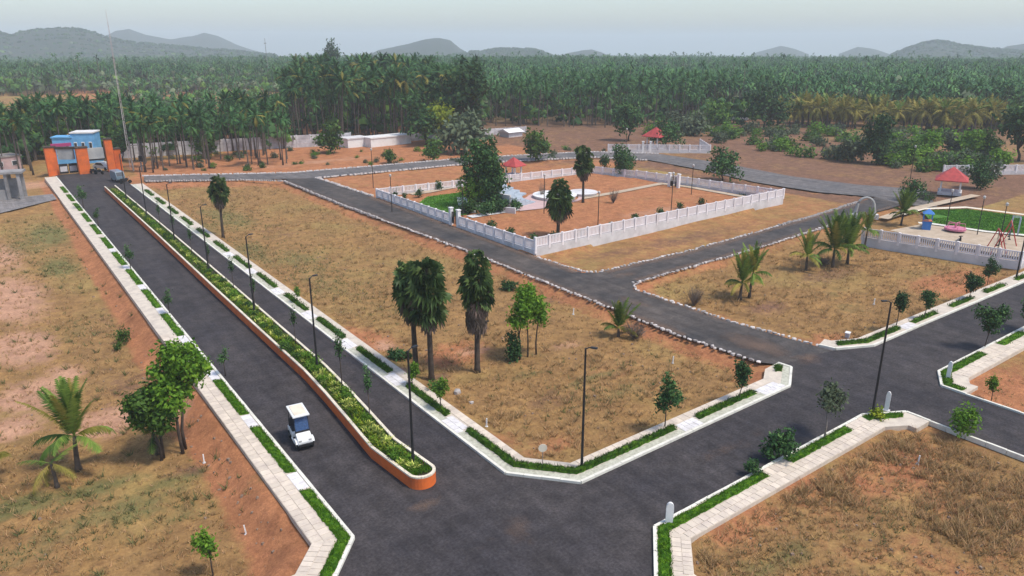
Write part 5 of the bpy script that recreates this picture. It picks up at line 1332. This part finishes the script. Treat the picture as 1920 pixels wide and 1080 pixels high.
def house(name, label, p, rz, dims, wallm, roofm, nwin, parapet=True, cat='building', zbase=None):
    w_, d_, h = dims; t = thing(name, (p[0], p[1], gz(*p) if zbase is None else zbase), label, cat, rz)
    G().box((0, 0, h / 2 - .4), (w_, d_, h + .8)).build('wall', wallm, t)
    if parapet: G().box((0, 0, h + .12), (w_ + .3, d_ + .3, .24)).build('roof_slab', roofm, t)
    else:
        q, r_ = w_ / 2 + .4, d_ / 2 + .5
        G().add([(-q, -r_, h), (q, -r_, h), (q, r_, h), (-q, r_, h), (-q, 0, h + d_ * .22), (q, 0, h + d_ * .22)], [(0, 1, 5, 4), (2, 3, 4, 5), (0, 4, 3), (1, 2, 5), (3, 2, 1, 0)]).build('roof', roofm, t)
    for k in range(nwin):
        xx = -w_ / 2 + w_ * (k + .5) / nwin
        f = G().box((xx, -d_ / 2 - .03, h * .55), (w_ / nwin * .42, .1, h * .34)).build('window', 'white', t)
        G().box((xx, -d_ / 2 - .085, h * .55), (w_ / nwin * .34, .03, h * .28)).build('pane', 'window', f)
    return t
house('blue_building', 'light blue block building behind the orange gate', (20.81, 168.93), R(-25), (4.0, 4, 5.8), 'bluewall', 'white', 3)
house('blue_building', 'lower pale blue annex left of the light blue block', (17.21, 169.85), R(-25), (3.4, 3, 5.0), 'bluewall', 'bluewall', 2)
house('white_shed', 'long low white shed in front of the palm grove, longer right one', (80.56, 157.81), R(6), (11, 4, 1.9), 'white', 'white', 0)
house('white_shed', 'shorter low white shed left of the long one before the palm grove', (73.24, 159.65), R(6), (5.5, 4, 1.9), 'white', 'plinth', 0)
house('white_shed', 'distant white roofed shed half hidden right of the palm grove', (113.19, 153.41), R(6), (4.6, 3.5, 1.2), 'plinth', 'white', 0, False)
house('white_house', 'small white house among the trees at the right', (195.27, 146.80), R(30), (6.5, 6, 3.6), 'white', 'white', 3)
house('brick_shed', 'brownish shed at the far left edge beside the gravel road', (6.45, 169.52), R(20), (5, 4, 2.6), 'pinkfloor', 'pole', 2)
t = thing('block_stack', xyz((5.25, 132.61)), 'grey unfinished concrete block structure at the left edge', 'building', R(-15))
for sx in (-1.6, 0, 1.6):
    G().box((sx, -1.1, 1.8), (.4, .4, 4.2)).build('column', 'concrete', t); G().box((sx, 1.1, 1.8), (.4, .4, 4.2)).build('column', 'concrete', t)
G().box((0, 0, 3.95), (4.4, 3.0, .3)).build('slab', 'concrete', t)
G().box((0, .9, 1.4), (3.8, .2, 2.9)).build('infill_wall', 'concrete', t); G().box((-.8, -1.0, .7), (1.3, .2, 1.6)).build('infill_wall', 'concrete', t)
# compound wall in panels
def compound(label, p0, p1, h, bay=3.0):
    p0, p1 = np.array(p0), np.array(p1); d = p1 - p0; Ln = float(np.linalg.norm(d)); a = math.atan2(d[1], d[0]); n = int(Ln / bay)
    t = thing('compound_wall', (p0[0], p0[1], gz(*p0)), label, 'wall', a)
    for i in range(n + 1):
        link('wall_post', unit['wallgrey'], t, (Ln * i / n, 0, h / 2 - .1), 0, (.26, .26, h + .3))
        if i < n:
            for k in range(3): link('wall_panel', unit['wallgrey'], t, (Ln * (i + .5) / n, random.uniform(-.02, .02), h * (k + .5) / 3 - .05), 0, (Ln / n - .27, .12, h / 3 - .03))
compound('long pale grey compound wall under the palms right of the orange gate', (25.5, 171.5), (74, 163), 2.9)
compound('grey compound wall continuing behind the palms past the white shed', (84, 160.5), (121, 157.5), 1.7)
# masts
t = thing('telecom_mast', (*(25.71, 155.26), 0), 'very tall thin red and white lattice mast behind the gate', 'mast')
for k in range(3):
    a = k * 2.0944; G().tube([(.24 * math.cos(a), .24 * math.sin(a), -.2), (.07 * math.cos(a), .07 * math.sin(a), 25.6)], [.03, .02], 5).build('mast_leg', 'mast', t)
g = G()
for k in range(26):
    z0, z1 = k * .98, k * .98 + .98; r0, r1 = .24 - .0065 * z0, .24 - .0065 * z1
    for q in range(3):
        a, b = q * 2.0944, (q + 1) * 2.0944; g.tube([(r0 * math.cos(a), r0 * math.sin(a), z0), (r1 * math.cos(b), r1 * math.sin(b), z1)], .011, 3)
g.build('bracing', 'mast', t, kind='stuff'); G().tube([(0, 0, 25.4), (0, 0, 27.6)], .03, 5).build('antenna', 'mast', t)
t = thing('power_pole', (*(25.97, 150.43), 0), 'short concrete pole pair with a dark box right of the gate', 'pole')
for s in (-.7, .7): G().tube([(s, 0, -.2), (s, 0, 5.2)], [.16, .1], 7).build('pole', 'pole', t)
G().box((0, 0, 4.4), (1.9, .14, .14)).build('cross_arm', 'pole', t); G().box((.7, -.3, 2.0), (.6, .5, .9)).build('switch_box', 'dark', t)
t = thing('radio_mast', (*(np.array((396.77, 1158.20)) * 0 + np.array([520 * math.sin(HEAD + math.atan((497 - 960) / 1470)), 520 * math.cos(HEAD + math.atan((497 - 960) / 1470))])), 0), 'distant thin grey radio mast above the forest', 'mast')
G().tube([(0, 0, -3), (0, 0, 25)], [.3, .12], 5).build('mast_pole', 'pole', t); G().box((0, 0, 22), (1.4, .2, .5)).build('antenna', 'pole', t)
# vehicles at the gate
def wheels(t, pts, r_, w_):
    for x_, y_ in pts:
        g = G(); pr = [(.02, -w_ / 2), (r_ * .96, -w_ / 2), (r_, 0), (r_ * .96, w_ / 2), (.02, w_ / 2)]
        g.add([(z_, q_ * math.cos(q), q_ * math.sin(q)) for q_, z_ in pr for q in np.linspace(0, 6.2832, 13)[:-1]], [(i * 12 + k, i * 12 + (k + 1) % 12, (i + 1) * 12 + (k + 1) % 12, (i + 1) * 12 + k) for i in range(4) for k in range(12)])
        g.build('wheel', 'tyre', t, (x_, y_, r_))
t = thing('parked_car', xyz((21.10, 154.03)), 'white car just inside the orange gate', 'car', R(30))
ext(G(), [(-2.0, .3), (-2.02, .7), (-1.0, .85), (-.4, 1.4), (.9, 1.42), (1.5, .95), (1.95, .88), (1.98, .3)], -.8, .8).build('body', 'carpaint', t, bevel=.06)
ext(G(), [(-.92, .88), (-.38, 1.34), (.86, 1.36), (1.38, .95)], -.815, .815).build('side_window', 'window', t)
wheels(t, ((-.75, -1.25), (.75, -1.25), (-.75, 1.25), (.75, 1.25)), .31, .2)
t = thing('delivery_van', xyz((20.81, 139.07)), 'small blue grey van facing down the dual road near the gate', 'van', R(8))
ext(G(), [(-1.5, .3), (-1.52, 1.0), (-1.15, 1.75), (1.5, 1.85), (1.55, .3)], -.68, .68).build('body', 'vanblue', t, bevel=.07)
G().add([(-.58, -1.50, 1.06), (.58, -1.50, 1.06), (.54, -1.20, 1.66), (-.54, -1.20, 1.66)], [(0, 1, 2, 3)]).build('windscreen', 'window', t, loc=(0, -.03, 0)); G().box((0, -1.53, .42), (1.3, .12, .22)).build('bumper', 'dark', t)
wheels(t, ((-.6, -1.0), (.6, -1.0), (-.6, 1.0), (.6, 1.0)), .28, .18)
def motorbike(p, rz, lab):
    t = thing('motorcycle', xyz(p), lab, 'motorcycle', rz, 'motorcycles at the gate')
    wheels(t, ((0, -.65), (0, .65)), .3, .1)
    ext(G(), [(-.5, .75), (-.2, .95), (.2, .82), (.75, .85), (.7, .7), (.2, .4), (-.3, .4)], -.13, .13).build('body', 'dark', t, bevel=.03)
    G().tube([(-.33, -.5, 1.05), (.33, -.5, 1.05)], .025, 5).build('handlebar', 'rim', t); G().tube([(0, -.5, 1.05), (0, -.65, .3)], .035, 5).build('fork', 'rim', t)
motorbike((18.75, 149.94), .5, 'dark motorcycle parked left of the white car at the gate'); motorbike((19.41, 148.75), .8, 'second dark motorcycle right beside the first at the gate')
motorbike((21.42, 136.13), 1.4, 'dark motorcycle standing right of the blue grey van')

# ------------------------------------------------------------------ hills: outlines seen from the camera height, each with its own distance and depth
def az_of(px): return HEAD + math.atan((px - 960) / 1470)
HILLS = [
    (1700, 480, 'left', [(-120, 84), (-80, 75), (-30, 64), (0, 61), (18, 67), (40, 62), (70, 57), (110, 54.5), (150, 56), (175, 61), (200, 70), (230, 78), (290, 83), (360, 89), (440, 95), (520, 103)]),
    (2700, 600, 'faint', [(175, 96), (200, 68), (220, 58), (245, 54), (275, 65), (320, 73), (360, 68), (385, 62), (410, 68), (440, 82), (490, 98)]),
    (1900, 500, 'pale', [(680, 106), (710, 92), (740, 86), (770, 80), (800, 73), (825, 71), (845, 76), (862, 90), (890, 106)]),
    (1700, 300, 'dark', [(825, 112), (850, 101), (880, 97), (905, 97), (917, 92.5), (940, 90.5), (1000, 91), (1016, 96), (1030, 102), (1055, 112)]),
    (2100, 450, 'pale', [(1035, 108), (1065, 98), (1090, 93), (1110, 92), (1130, 98), (1155, 108)]),
    (2700, 450, 'faint', [(1410, 100), (1440, 90), (1465, 85), (1490, 90), (1520, 100)]),
    (2600, 450, 'faint', [(1575, 100), (1610, 86), (1640, 91), (1675, 100)]),
    (1800, 420, 'right', [(1670, 104), (1700, 90), (1730, 80), (1755, 76), (1775, 78), (1800, 84), (1850, 90), (1900, 93), (1960, 99), (2000, 104)]),
    (2200, 450, 'pale', [(1860, 100), (1890, 86), (1920, 81), (1950, 82), (2000, 92), (2040, 102)]),
]
M['hillveg'] = mat('hill_scrub', (.022, .040, .022), .95, (.045, .05, .034), .05, 9, bump=.0, lo=.38, hi=.66)
M['hillrock'] = mat('hill_rock_scrub', (.04, .038, .034), .95, (.085, .07, .062), .06, 9, lo=.38, hi=.66)
hill_fn = []
HL = ['green wooded hill', 'faint far ridge', 'pale blue far hill', 'dark flat topped rocky hill', 'pale far hill', 'faint far knoll', 'faint low far knoll', 'green wooded hill right', 'pale far hill right']
for hi_, (dist, depth, kind, sil) in enumerate(HILLS):
    sx = np.array([p[0] for p in sil], float); sy = np.array([p[1] for p in sil], float)
    azs = np.array([az_of(v) for v in sx])
    zs = 22 + dist * (80 - sy) / np.sqrt(1470 ** 2 + (sx - 960) ** 2)
    base = -.012 * max(0, dist - 600) - 6
    na, nd = 120, 26
    A = np.linspace(azs[0], azs[-1], na); Dn = np.linspace(-1.6, 1.6, nd)
    AA, DD = np.meshgrid(A, Dn)
    prof = np.interp(A, azs, zs) - base
    rad = dist + DD * depth * .5
    Xh, Yh = rad * np.sin(AA), rad * np.cos(AA)
    crest = np.exp(-(DD * 1.15) ** 2) * (1 + .10 * vnoise(Xh, Yh, dist * .08, hi_ + 2, 4) * np.minimum(1, np.abs(DD) * 2))
    Zh = base + prof[None, :] * crest * (rad / dist) + dist * .0011 * vnoise(Xh, Yh, dist * .02, hi_ + 5, 3)
    Zh[0] = Zh[-1] = base - 14; Zh[:, 0] = np.minimum(Zh[:, 0], base - 6); Zh[:, -1] = np.minimum(Zh[:, -1], base - 6)
    ii = (np.arange(nd - 1)[:, None] * na + np.arange(na - 1)[None, :]).ravel()
    me = bpy.data.meshes.new('hill'); me.from_pydata(np.stack([Xh, Yh, Zh], -1).reshape(-1, 3).tolist(), [], np.stack([ii, ii + 1, ii + na + 1, ii + na], -1).tolist())
    me.materials.append(M['hillrock' if kind == 'dark' else 'hillveg']); me.polygons.foreach_set('use_smooth', [True] * len(me.polygons))
    link('hill', me, kind='structure')
    hill_fn.append((A, Dn, Zh, dist, depth))
def terrain_far(X, Y):
    z = ground_z(X, Y)
    for (A, Dn, Zh, dist, depth) in (hill_fn[0], hill_fn[3], hill_fn[7]):
        r = np.hypot(X, Y); a = np.arctan2(X, Y); d = (r - dist) / (depth * .5)
        ok = (a > A[0]) & (a < A[-1]) & (d > Dn[0]) & (d < Dn[-1])
        ia = np.clip(((a - A[0]) / (A[-1] - A[0]) * (len(A) - 1)), 0, len(A) - 1).astype(int); idd = np.clip(((d - Dn[0]) / (Dn[-1] - Dn[0]) * (len(Dn) - 1)), 0, len(Dn) - 1).astype(int)
        z = np.where(ok, np.maximum(z, Zh[idd, ia]), z)
    return z

# ------------------------------------------------------------------ the palm groves and forest
def pol(px, d): a = az_of(px); return d * math.sin(a), d * math.cos(a)
def px_of(X, Y): return 960 + 1470 * np.tan(np.arctan2(X, Y) - HEAD)
gp = [coconut(300 + k, 10.4, 2.5, 20, 8, .62, .30, .09, .15, (84, -65), (.5, 1.9), 1.2, 'palmdark') for k in range(6)]
gy_ = [coconut(320 + k, 4.0, 3.2, 15, 8, .75, .36, 1.0, .22, (84, -50), (.4, 1.7), .5, 'palm') for k in range(3)]
rg = np.random.default_rng(77)
front = []          # every palm: x, y, scale, kind
def band(n, px0, px1, d0, d1, s0, s1, kind=0, pw=1.0):
    for _ in range(n):
        u = rg.random(); p = px0 + (px1 - px0) * rg.random(); d = d0 + (d1 - d0) * u ** pw
        X_, Y_ = pol(p, d); front.append((X_, Y_, rg.uniform(s0, s1), kind))
band(52, 225, 520, 150, 168, .6, .95)              # palms before the grey wall
band(190, -60, 520, 172, 200, .6, 1.05)
band(26, -60, 110, 160, 185, .7, 1.0)
band(270, 515, 905, 185, 235, .75, 1.45)             # the tall grove in the middle
band(150, 515, 905, 235, 290, 1.0, 1.62)
band(180, 905, 1340, 212, 262, .6, 1.12)
band(120, 1000, 1480, 245, 300, .95, 1.2)
band(85, 1460, 1900, 226, 240, 1.0, 1.45, 1)          # yellowing row at the right
band(110, 1440, 1960, 250, 300, .8, 1.05)
band(10, 150, 240, 158, 170, .8, 1.0)
# clear of buildings and the gate
def clear(X_, Y_):
    for bx, by, br in ((20.5, 168, 8), (16.2, 169, 6), (19, 162, 7), (24, 172, 5), (78, 162, 9), (25.5, 157, 4), (17, 153, 8), (106, 108, 6)):
        if math.hypot(X_ - bx, Y_ - by) < br: return False
    return True
front = [f for f in front if clear(f[0], f[1])]
front.sort(key=lambda f: math.hypot(f[0], f[1]) / f[2] * (.6 if f[3] else 1))
LAB = [('slender dark coconut palm of the groves beyond the plots', 'coconut palms of the groves'), ('short yellowing palm in the planted row at the right', 'yellowing palms in the planted row')]
solo, rest = front[:285], front[285:]
for i, (X_, Y_, s_, k) in enumerate(solo):
    meshes = gp[i % 6] if k == 0 else gy_[i % 3]
    o = plant('coconut_palm', meshes, (X_, Y_, gz(X_, Y_)), LAB[k][0], 'palm tree', rg.uniform(0, 6.3), s_, LAB[k][1])
# broad trees among the palms
fb = []
for k, (lm, h, r_) in enumerate((('leafd', 9, 4.2), ('leaf', 8, 3.6), ('leafd', 11, 4.0), ('leafy', 7, 2.6), ('leafg', 6, 3.2), ('leafb', 6.5, 2.8))):
    r5 = np.random.default_rng(400 + k)
    lob = [((r5.uniform(-.55, .55) * r_, r5.uniform(-.55, .55) * r_, h * r5.uniform(.36, .82)), r_ * r5.uniform(.4, .6), .85) for _ in range(9)]
    fb.append(tree_meshes(400 + k, h, lob, 1300, .52, ((0, 0),), .22, lm, 'trunk', droop=.3))
def crossing(px, py): return None
BT = [  # base point, mesh, scale, label
    ((88.03, 152.28), 0, 1.15, 'broad dark tree at the foot of the tall middle grove'), ((98.09, 152.35), 2, 1.7, 'tallest rounded dark tree at the right end of the tall grove'), ((90.82, 150.22), 3, 1.25, 'pale yellowish tree in front of the tall grove'),
    ((86.91, 134.24), 4, 1.5, 'grey green spreading tree with many thin stems before the grove'), ((63.91, 151.26), 1, .8, 'rounded green tree beside the white shed, left side'), ((41.79, 162.66), 1, .75, 'bushy green tree before the grey compound wall'),
    ((129.97, 128.75), 2, .85, 'dark tree standing left of the distant white garden'), ((127.21, 114.00), 0, .7, 'dark round tree just right of the distant red pavilion'), ((178.30, 125.36), 0, 1.25, 'large round dark tree right of the small white house'),
    ((168.11, 132.90), 1, .95, 'green tree left of the small white house'), ((151.11, 126.79), 4, 1.0, 'grey bushy tree right of the distant garden'), ((154.34, 134.97), 4, .95, 'grey bushy tree behind the distant garden'),
    ((141.70, 79.48), 4, .8, 'grey green thorny bush left of the tall dark field tree'), ((162.49, 73.35), 5, .75, 'bright yellow green tree in the scrub at the right'), ((150.88, 72.69), 1, .55, 'small thin green tree right of the tall dark field tree'),
    ((168.90, 59.35), 2, 1.1, 'large dark tree cut by the right edge'), ((151.29, 56.20), 5, .6, 'green bush in front of the large dark tree at the right edge'), ((91.96, 116.28), 1, .75, 'round green tree in the red field behind the stage park'),
    ((104.35, 80.47), 0, .62, 'small round tree beside the far road, right of the stage park'), ((75.56, 128.42), 1, .55, 'small dark tree on the red field left of the stage park'), ((67.85, 131.51), 1, .35, 'little green tree on the red field near the lamp post'),
    ((13.94, 214.61), 5, 1.0, 'yellow green tree left behind the orange gate'), ((24.87, 211.81), 5, .9, 'yellow green tree behind the light blue block building'), ((9.36, 202.32), 0, .8, 'dark tree at the far left edge behind the brown shed'), ((26.36, 166.61), 2, .6, 'dark narrow tree right behind the orange gate'),
    ((169.17, 68.40), 5, .8, 'light green scrub tree right of the yellow green one'), ((170.23, 72.59), 4, .8, 'grey green scrub tree between the yellow green trees'), ((171.84, 66.43), 1, .7, 'green scrub tree near the right edge'),
]
for i, (p, k, s_, lab) in enumerate(BT): plant('broad_tree', fb[k], (p[0], p[1], gz(*p)), lab, 'tree', i * 1.7, s_)
ft = tall_tree(430, 9.0, 2.9, 3000, .34, 'leafd', .12)
plant('broad_tree', ft, at((142.76, 74.38)), 'tall dark leafy tree alone in the scrub field at the right', 'tree')
lone = tall_tree(431, 17, 3.2, 900, .6, 'leafd', .45, tr=.3)
q = pol(622, 420); plant('broad_tree', lone, (q[0], q[1], 1), 'lone tall tree rising above the forest skyline left of the grove', 'tree', 0, 1.28)
# scrub in the right field
sc_ = [bush(440 + k, 1.6, 1.9, 260, .3, ('leafg', 'leaf', 'leafg', 'leafb')[k]) for k in range(4)]
for i in range(230):
    p_ = rg.uniform(1230, 1900); d = rg.uniform(140, 214); X_, Y_ = pol(p_, d)
    if 108 < X_ < 140 and Y_ < 122: continue
    plant('scrub_bush', sc_[i % 4], (X_, Y_, gz(X_, Y_)), 'low scrub bush of the rough field at the right', 'bush', i, rg.uniform(.6, 1.6), 'scrub bushes of the rough field')
for i in range(70):
    p_ = rg.uniform(260, 1150); d = rg.uniform(146, 172); X_, Y_ = pol(p_, d)
    if not clear(X_, Y_): continue
    plant('scrub_bush', sc_[i % 4], (X_, Y_, gz(X_, Y_)), 'low scrub bush at the foot of the grey compound wall', 'bush', i, rg.uniform(.25, .6), 'scrub bushes before the palms')
for i in range(90):
    p_ = rg.uniform(40, 520); d = rg.uniform(215, 330); X_, Y_ = pol(p_, d)
    plant('scrub_bush', sc_[(0, 2)[i % 2]], (X_, Y_, gz(X_, Y_)), 'grey bush on the brown field behind the left palms', 'bush', i, rg.uniform(.8, 1.6), 'grey bushes on the brown field')

# merged rest of the groves and the far forest: real crowns joined into one mass
def crown_cells():
    """low detail palm crown and tree clump, unit size"""
    cells = []
    for k in range(4):
        r = np.random.default_rng(500 + k); v = []; f = []
        for i in range(8):
            az = i * 2.39996 + r.normal(0, .2); el = R(78 - 15 * i + r.normal(0, 8)); L_ = .5 * r.uniform(.85, 1.15)
            d = np.array([math.cos(az), math.sin(az), 0]); s_ = np.array([-d[1], d[0], 0]) * .062
            p1 = d * math.cos(el) * L_ * .55 + np.array([0, 0, math.sin(el) * L_ * .55]); p2 = p1 + d * L_ * .5 * math.cos(el * .3) + np.array([0, 0, -.16 - .012 * i])
            b = len(v); v += [s_ * .3, -s_ * .3, p1 - s_, p1 + s_, p2]; f += [(b, b + 1, b + 2), (b, b + 2, b + 3), (b + 3, b + 2, b + 4)]
        cells.append((np.array(v), np.array(f), 0))
    for k in range(4):
        r = np.random.default_rng(520 + k); v = []; f = []
        for i in range(17):
            d = r.normal(0, 1, 3); d[2] = abs(d[2]) * .8 - .15; d /= np.linalg.norm(d); c = d * np.array([.42, .42, .36]) * r.uniform(.6, 1.05)
            a = np.cross(d, [.3, .2, 1.0]); a /= np.linalg.norm(a); b2 = np.cross(d, a); s_ = r.uniform(.13, .24); q = r.uniform(0, 6.3)
            a, b2 = a * math.cos(q) + b2 * math.sin(q), b2 * math.cos(q) - a * math.sin(q)
            b = len(v); v += [c + a * s_, c + b2 * s_ * .8 - d * .05, c - a * s_, c - b2 * s_ * .8 - d * .05]; f += [(b, b + 1, b + 2), (b, b + 2, b + 3)]
        cells.append((np.array(v), np.array(f), 1 if k < 2 else 3))
    return cells
CELLS = crown_cells()
def mass(name, X, Y, Z, size, which, mats, label, seed, trunks=False):
    r = np.random.default_rng(seed); g = []
    V = []; F = []; T = []; MI = []; n = 0
    for k, (cv, cf, kind) in enumerate(CELLS):
        m = which == k
        c = m.sum()
        if not c: continue
        an = r.uniform(0, 6.28, c); cs, sn = np.cos(an), np.sin(an); s = size[m]
        vx = (cv[None, :, 0] * cs[:, None] - cv[None, :, 1] * sn[:, None]) * s[:, None] + X[m][:, None]
        vy = (cv[None, :, 0] * sn[:, None] + cv[None, :, 1] * cs[:, None]) * s[:, None] + Y[m][:, None]
        vz = cv[None, :, 2] * (s * r.uniform(.8, 1.2, c))[:, None] + Z[m][:, None]
        V.append(np.stack([vx, vy, vz], -1).reshape(-1, 3))
        F.append((cf[None] + (np.arange(c) * len(cv))[:, None, None] + n).reshape(-1, 3)); n += c * len(cv)
        T.append(np.clip(np.repeat(r.normal(.5, .25, c), len(cf)) + r.normal(0, .12, c * len(cf)), 0, 1)); MI.append(np.full(c * len(cf), kind))
    if trunks:
        c = len(X); w_ = .16; V_ = np.stack([np.stack([X - w_, Y, Z - trunks], 1), np.stack([X + w_, Y, Z - trunks], 1), np.stack([X + w_ * .7, Y, Z], 1), np.stack([X - w_ * .7, Y, Z], 1)], 1).reshape(-1, 3)
        b = np.arange(c)[:, None] * 4 + n; F.append(np.concatenate([b + np.array([0, 1, 2]), b + np.array([0, 2, 3])])); V.append(V_); T.append(np.full(2 * c, .5)); MI.append(np.full(2 * c, 2))
    V = np.concatenate(V); F = np.concatenate(F).astype(np.int32)
    me = bpy.data.meshes.new(name)
    me.vertices.add(len(V)); me.vertices.foreach_set('co', V.ravel())
    me.loops.add(F.size); me.loops.foreach_set('vertex_index', F.ravel())
    me.polygons.add(len(F)); me.polygons.foreach_set('loop_start', np.arange(0, F.size, 3, dtype=np.int32))
    me.update(calc_edges=True)
    for k in mats: me.materials.append(M[k])
    me.polygons.foreach_set('material_index', np.concatenate(MI).astype(np.int32))
    at_ = me.attributes.new('tint', 'FLOAT', 'FACE'); at_.data.foreach_set('value', np.concatenate(T).astype(np.float32))
    me.update()
    return tag(link(name, me), label, None, None, 'stuff')
if rest:
    A_ = np.array([(f[0], f[1], f[2]) for f in rest]); Zr = ground_z(A_[:, 0], A_[:, 1]) + 9.6 * A_[:, 2]
    g_ = []
    # the rest of the grove: the same crowns joined
    me0 = []
    bmv = G()
    for i, f in enumerate(rest):
        tr_, cr_ = gp[i % 6] if f[3] == 0 else gy_[i % 3]
        for me, mi in ((tr_, 2), (cr_, 0)):
            v = np.empty(len(me.vertices) * 3); me.vertices.foreach_get('co', v); v = v.reshape(-1, 3) * f[2]
            an = rg.uniform(0, 6.28); v = np.stack([v[:, 0] * math.cos(an) - v[:, 1] * math.sin(an) + f[0], v[:, 0] * math.sin(an) + v[:, 1] * math.cos(an) + f[1], v[:, 2] + gz(f[0], f[1])], 1)
            tt = np.empty(len(me.polygons), np.float32); me.attributes['tint'].data.foreach_get('value', tt)
            bmv.v.append(v); bmv.f += [[q + bmv.n for q in p.vertices] for p in me.polygons]; bmv.m += [mi] * len(me.polygons); bmv.t += tt.tolist(); bmv.n += len(v)
    tag(bmv.build('palm_grove', ['palmdark', 'palmyel', 'ptrunk']), 'dense mass of dark coconut palms deep in the groves', None, None, 'stuff')
# far forest filling the plain to the skyline
N = 50000
d = 245 * (1600 / 245) ** rg.random(N) ; pxx = rg.uniform(-260, 2180, N)
a = HEAD + np.arctan((pxx - 960) / 1470); X = d * np.sin(a); Y = d * np.cos(a)
keep = np.ones(N, bool)
left = pxx < 530
keep &= ~(left & (d < 390) & (rg.random(N) < .93))              # brown field at the left
keep &= ~((pxx < 190) & (d < 410))
keep &= ~((d < 300) & (pxx > 1480) & (rg.random(N) < .3))
X, Y, d, pxx = X[keep], Y[keep], d[keep], pxx[keep]
grow = 1 + smooth(380, 1400, d) * .8
which = np.where(rg.random(len(X)) < np.where(pxx < 520, .4, .56), rg.integers(0, 4, len(X)), rg.integers(4, 8, len(X)))
size = np.where(which < 4, rg.uniform(3.8, 6.0, len(X)), rg.uniform(3.4, 7.5, len(X))) * grow
hgt = np.where(which < 4, rg.uniform(6.5, 11.5, len(X)), rg.uniform(3.0, 5.5, len(X))) * 1.0 + 2.2 * vnoise(X, Y, 110, 9) + np.where(rg.random(len(X)) < .035, rg.uniform(2, 5.5, len(X)), 0)
hgt = hgt * (1 - .2 * smooth(500, 1200, d))
hgt = np.where((pxx < 520) & (d < 420), hgt * .6, hgt)
TF = terrain_far(X, Y); hgt = np.where(TF - ground_z(X, Y) > 2.5, .4, hgt)
Z = TF + hgt
for (lo, hi, nm, lab) in ((0, 430, 'forest', 'green palm forest just behind the groves'), (430, 5000, 'far_forest', 'hazy wooded plain reaching the skyline and the lower hill slopes')):
    m = (d >= lo) & (d < hi)
    mass(nm, X[m], Y[m], Z[m], size[m], which[m], ['palmdark', 'leaf', 'ptrunk', 'leafg'], lab, 5, 7.0 if lo == 0 else False)
# green understorey between the palm stems
nu = 3600
pu = rg.uniform(-60, 1960, nu); du = np.where(pu < 520, rg.uniform(174, 205, nu), np.where(pu < 905, rg.uniform(192, 300, nu), np.where(pu < 1460, rg.uniform(218, 310, nu), rg.uniform(252, 310, nu))))
au = HEAD + np.arctan((pu - 960) / 1470); Xu, Yu = du * np.sin(au), du * np.cos(au)
ku = vnoise(Xu, Yu, 22, 4, 2) + .5 * rg.normal(0, 1, nu) > -.1
Xu, Yu = Xu[ku], Yu[ku]
mass('undergrowth', Xu, Yu, ground_z(Xu, Yu) + rg.uniform(.6, 5.2, len(Xu)), rg.uniform(2.4, 5.5, len(Xu)), rg.integers(4, 8, len(Xu)), ['leaf', 'leaf', 'ptrunk', 'leafd'], 'green undergrowth filling the gaps between the palm stems', 12)
# woods on the three nearer hills
nh = 5500
sel = rg.integers(0, 3, nh); Xs = []; Ys = []
for j, hidx in enumerate((0, 3, 7)):
    A0, D0, Zh, dist, depth = hill_fn[hidx]; c = (sel == j).sum()
    aa = rg.uniform(A0[0], A0[-1], c); dd = dist + rg.uniform(-1.1, .25, c) * depth * .5; Xs.append(dd * np.sin(aa)); Ys.append(dd * np.cos(aa))
Xs = np.concatenate(Xs); Ys = np.concatenate(Ys)
mass('hill_woods', Xs, Ys, terrain_far(Xs, Ys) + .6, rg.uniform(6, 11, len(Xs)), rg.integers(4, 8, len(Xs)), ['leafd', 'leafd', 'ptrunk', 'leafd'], 'scrubby woods covering the nearer hills', 8)

# ------------------------------------------------------------------ haze: the hot pale air over the plain
hz = bpy.data.meshes.new('haze'); g = G()
h = G().box((850, 850, 5), (10000, 10000, 190))
me = h.mesh('haze', 'white'); me.materials.clear()
vm = bpy.data.materials.new('air'); vm.use_nodes = True
vn = vm.node_tree.nodes; vn.remove(vn['Principled BSDF'])
pv = vn.new('ShaderNodeVolumePrincipled'); pv.inputs['Color'].default_value = (.89, .957, 1.0, 1); pv.inputs['Density'].default_value = HAZE_DENSITY; pv.inputs['Anisotropy'].default_value = 0.0
vm.node_tree.links.new(pv.outputs[0], vn['Material Output'].inputs['Volume'])
me.materials.append(vm)
tag(link('haze', me), 'pale hot haze over the whole plain', None, None, 'stuff')
